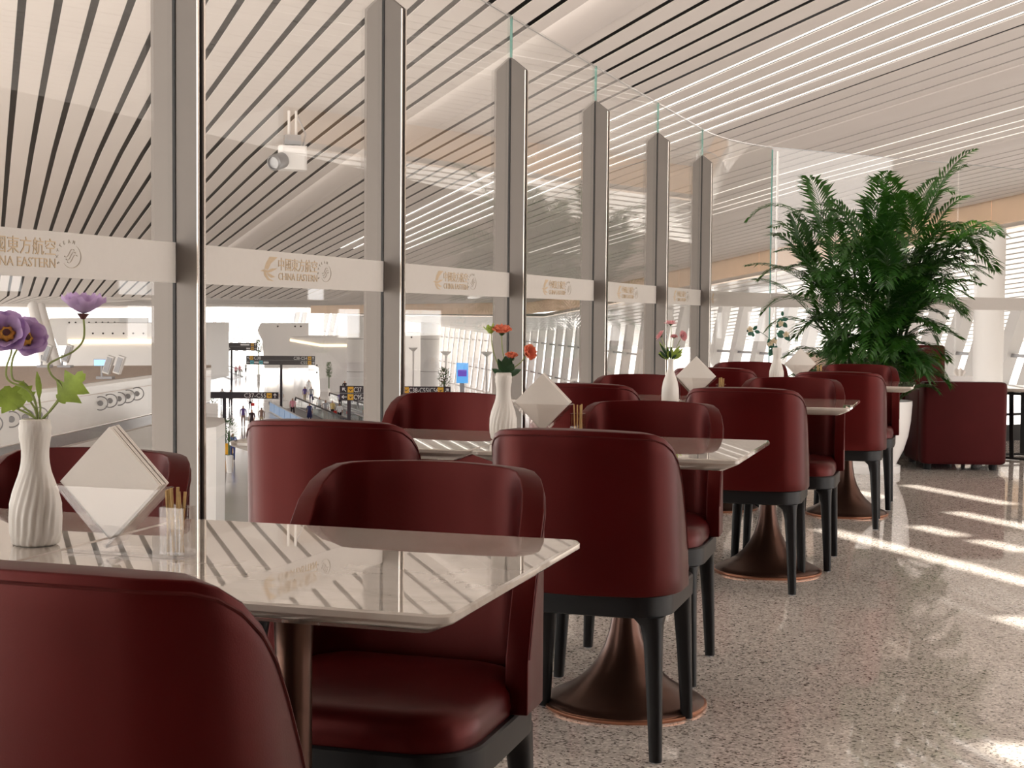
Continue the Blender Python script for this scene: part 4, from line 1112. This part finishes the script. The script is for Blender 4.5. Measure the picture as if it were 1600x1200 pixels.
PEOPLE = [
 ('person in a pink top and dark shorts far along the concourse', 368.5, 571, 'pink', 'black', {}),
 ('person in a pink shirt and grey trousers walking with others', 374.5, 570, 'pink', 'grey', {}),
 ('person in a grey shirt and black trousers at the end of a trio', 384, 568, 'grey', 'black', {}),
 ('dark-haired person in white behind the low gate sign', 347, 607, 'white', 'grey', {}),
 ('person in black standing behind the low gate sign', 360, 609, 'black', 'black', {}),
 ('person in a white shirt and black trousers with a red bag', 391, 615, 'white', 'black', {'carry': ('bag', 'cloth_red')}),
 ('person in a purple top carrying a big white bag', 380, 634, 'purple', 'brown', {'carry': ('bag', 'cloth_white')}),
 ('person in a dark charcoal T-shirt seen from behind', 393.5, 640, 'black', 'black', {}),
 ('person in a brown shirt walking beside the blue walkway', 408.7, 637, 'brown', 'khaki', {}),
 ('person in white with a black backpack at the walkway mouth', 440, 607, 'white', 'white', {'carry': ('backpack', 'cloth_black')}),
 ('person in a pale pink top and black shorts leaning on the walkway', 457.5, 622, 'pink', 'black', {}),
 ('person in white standing highest up the second walkway', 483, 593, 'white', 'white', {}),
 ('person in a wide purple shirt with grey trousers', 476.5, 604, 'purple', 'khaki', {}),
 ('person in a grey shirt and navy trousers stepping off the walkway', 486.5, 604, 'grey', 'navy', {}),
 ('person in a long navy dress beside the walkway', 484, 630, 'navy', 'navy', {'dress': True}),
 ('person with a khaki backpack riding the walkway', 499.5, 620, 'white', 'grey', {'carry': ('backpack', 'cloth_khaki')}),
 ('person in pale grey riding the walkway behind a backpacker', 509, 625, 'grey', 'khaki', {}),
 ('person in a yellow shirt with a red bag on the walkway', 520, 626, 'yellow', 'black', {'carry': ('bag', 'cloth_red')}),
 ('person in a loose white shirt and dark trousers at the walkway edge', 531, 630, 'white', 'black', {}),
 ('person in black by the white pod wall', 539, 595, 'black', 'black', {}),
 ('person in brown beside a companion in black by the pod', 545, 598, 'brown', 'black', {}),
 ('person in a blue shirt in front of the round column', 558.6, 597, 'blue', 'navy', {}),
 ('person in a green top walking past the post', 572, 630, 'green', 'black', {}),
 ('person in a purple coat partly behind the long sign', 532, 613, 'purple', 'black', {}),
 ('person in a blue and white uniform pushing the yellow cart', 363.5, 677, 'blue', 'navy', {}),
 ('dark-haired person far below, beside the white parapet', 326, 797, 'brown', 'black', {}),
]
for i, (lb, px, hy, tp, lg, kw) in enumerate(PEOPLE):
    make_person(lb, px, hy, C_+tp, C_+lg, stride=(.10, -.12, .14)[i % 3], skin='skin' if i % 2 else 'skin_dark', face=(0, 12, -15, 180, 8)[i % 5], h=(1.70, 1.74, 1.64)[i % 3], **kw)

# ---- yellow cleaning cart
p = atd(355, 493, 93)
ct = thing('cleaning_cart', 'yellow cleaning cart pushed along the concourse', 'cart', (p.x, p.y, HALL_Z), view)
MB().loft([rrect(.62*q, .9*q, .12, 4, z) for q, z in ((.9, .16), (1, .22), (1, .55), (.8, .80), (.72, .84))]).build('body', 'robot_yellow', ct, True, 50)
MB().loft([rrect(.70, .98, .14, 4, z) for z in (.06, .18)]).build('bumper', 'black_seal', ct)
MB().box((0, -.37, .62), (.34, .04, .18)).build('panel', 'sign_dark', ct)
MB().tube([(-.2, .4, .8), (-.2, .5, 1.02), (.2, .5, 1.02), (.2, .4, .8)], .025, 6).build('push_bar', 'black_seal', ct)
for sx in (-.28, .28):
    for sy in (-.3, .3): MB().tube([(sx-.03, sy, .07), (sx+.03, sy, .07)], .07, 10).build('wheel', 'black_seal', ct)

# ---- blue advertising screen, lamp posts, counters and bushes
p = atd(723, 493, 120)
sc_ = thing('screen_totem', 'blue advertising screen on a grey stand in the concourse', 'screen', (p.x, p.y, HALL_Z), view)
zc = atd(723, 583, 120).z-HALL_Z
MB().box((0, 0, zc), (.95, .22, 1.65)).build('housing', 'screen_blue', sc_); MB().box((0, -.115, zc), (.72, .02, .55)).build('display', 'screen_violet', sc_)
MB().box((0, .02, (zc-.8)/2), (.38, .16, zc-.8)).build('stand', 'metal_grey', sc_); MB().lathe([(.5, 0), (.5, .06), (.1, .08)], 16).build('foot', 'metal_grey', sc_)
for i, (px, y0, d) in enumerate(((697, 555, 128), (646, 548, 150), (761, 556, 118))):
    p = atd(px, 493, d); z = atd(px, y0, d).z-HALL_Z
    lp = thing('lamp_post', ['slim white lamp post beside the blue advertising screen', 'slim white lamp post in front of the pod with the dark counter', 'slim white lamp post beyond the coral roses'][i], 'lamp post', (p.x, p.y, HALL_Z), 0, 'slim white lamp posts')
    MB().tube([(0, 0, 0), (0, 0, z)], .09, 8).build('pole', 'white', lp, True); MB().lathe([(.12, z-.05), (.45, z+.25), (.45, z+.32), (.05, z+.34)], 14).build('lamp_head', 'white', lp, True); MB().lathe([(.3, 0), (.3, .08), (.1, .1)], 12).build('foot', 'metal_grey', lp)
def bush(px, y_top, y_bot, wpx, d, label, seed):
    rnd = random.Random(seed); k = d/2300; c = atd(px, (y_top+y_bot)/2, d); H = (y_bot-y_top)*k; W = wpx*k
    zb = c.z-H/2
    r = thing('indoor_bush', label, 'bush', (c.x, c.y, HALL_Z), 0, 'potted bushes on the concourse')
    m = MB(); n = 420
    for i in range(n):
        a, t = rnd.uniform(0, 6.283), rnd.random(); rr = W/2*math.sin(math.pi*(.12+.8*t))**.6*rnd.uniform(.35, 1)
        q = Vector((rr*math.cos(a), rr*math.sin(a), zb-HALL_Z+H*t)); dr = Vector((math.cos(a), math.sin(a), rnd.uniform(-.3, 1))).normalized(); s = dr.cross(Vector((0, 0, 1))).normalized(); L = H*.14
        m.add([q, q+dr*L*.5-s*L*.22, q+dr*L, q+dr*L*.5+s*L*.22], [(0, 1, 2, 3)])
    o = m.build('foliage', 'bush', r); o['kind'] = 'stuff'
    MB().tube([(0, 0, 0), (0, 0, zb-HALL_Z+H*.5)], .05+W*.02, 6).build('stem', 'cane', r)
    MB().lathe([(W*.16, 0), (W*.24, min(1.0, zb-HALL_Z+.2)), (W*.2, min(1.0, zb-HALL_Z+.2))], 14).build('planter', 'white', r, True, 40)
bush(694, 575, 608, 22, 122, 'leafy bush in a planter beside the blue advertising screen', 1)
bush(358, 655, 692, 24, 84, 'dark green bush just beyond the white parapet', 2)
bush(330, 620, 652, 26, 112, 'broad green bush behind the post of the low gate sign', 3)
bush(404, 532, 552, 12, 195, 'small bush at the foot of the funnel-shaped pod', 4)
bush(514, 566, 590, 8, 160, 'slim bush beside the large pod wall', 5)
# ---- object standing in for a projector's reflection in the glass
hp = atd(457, 243, 33)
hs = thing('projector_reflection', 'reflected white projector on twin rods, built as a solid object', 'projector', hp, view+R(15))
MB().loft([rrect(.62, .46, .09, 4, z) for z in (-.33, -.29, .14, .20)]).build('body', 'white', hs, True, 40)
o = MB().lathe([(.15, 0), (.18, .05), (.18, .38), (.14, .42), (.13, .36)], 20).build('lens', 'metal_grey', hs, True); o.location = (-.22, -.14, -.12); o.rotation_euler = (R(105), 0, R(-40))
zr_ = roof_z(hp.dot(CA))-hp.z+.02
for sx in (-.08, .08): MB().tube([(sx, 0, .20), (sx, 0, zr_*.7), (sx, 0, zr_)], .03, 6).build('rod', 'white', hs, True)
MB().box((0, 0, .34), (.36, .26, .22)).build('bracket', 'metal_grey', hs)
MB().tube([(.10, .03, zr_*.9), (.30, .08, .5), (.24, .08, .2)], .02, 5).build('cable', 'metal_grey', hs, True)
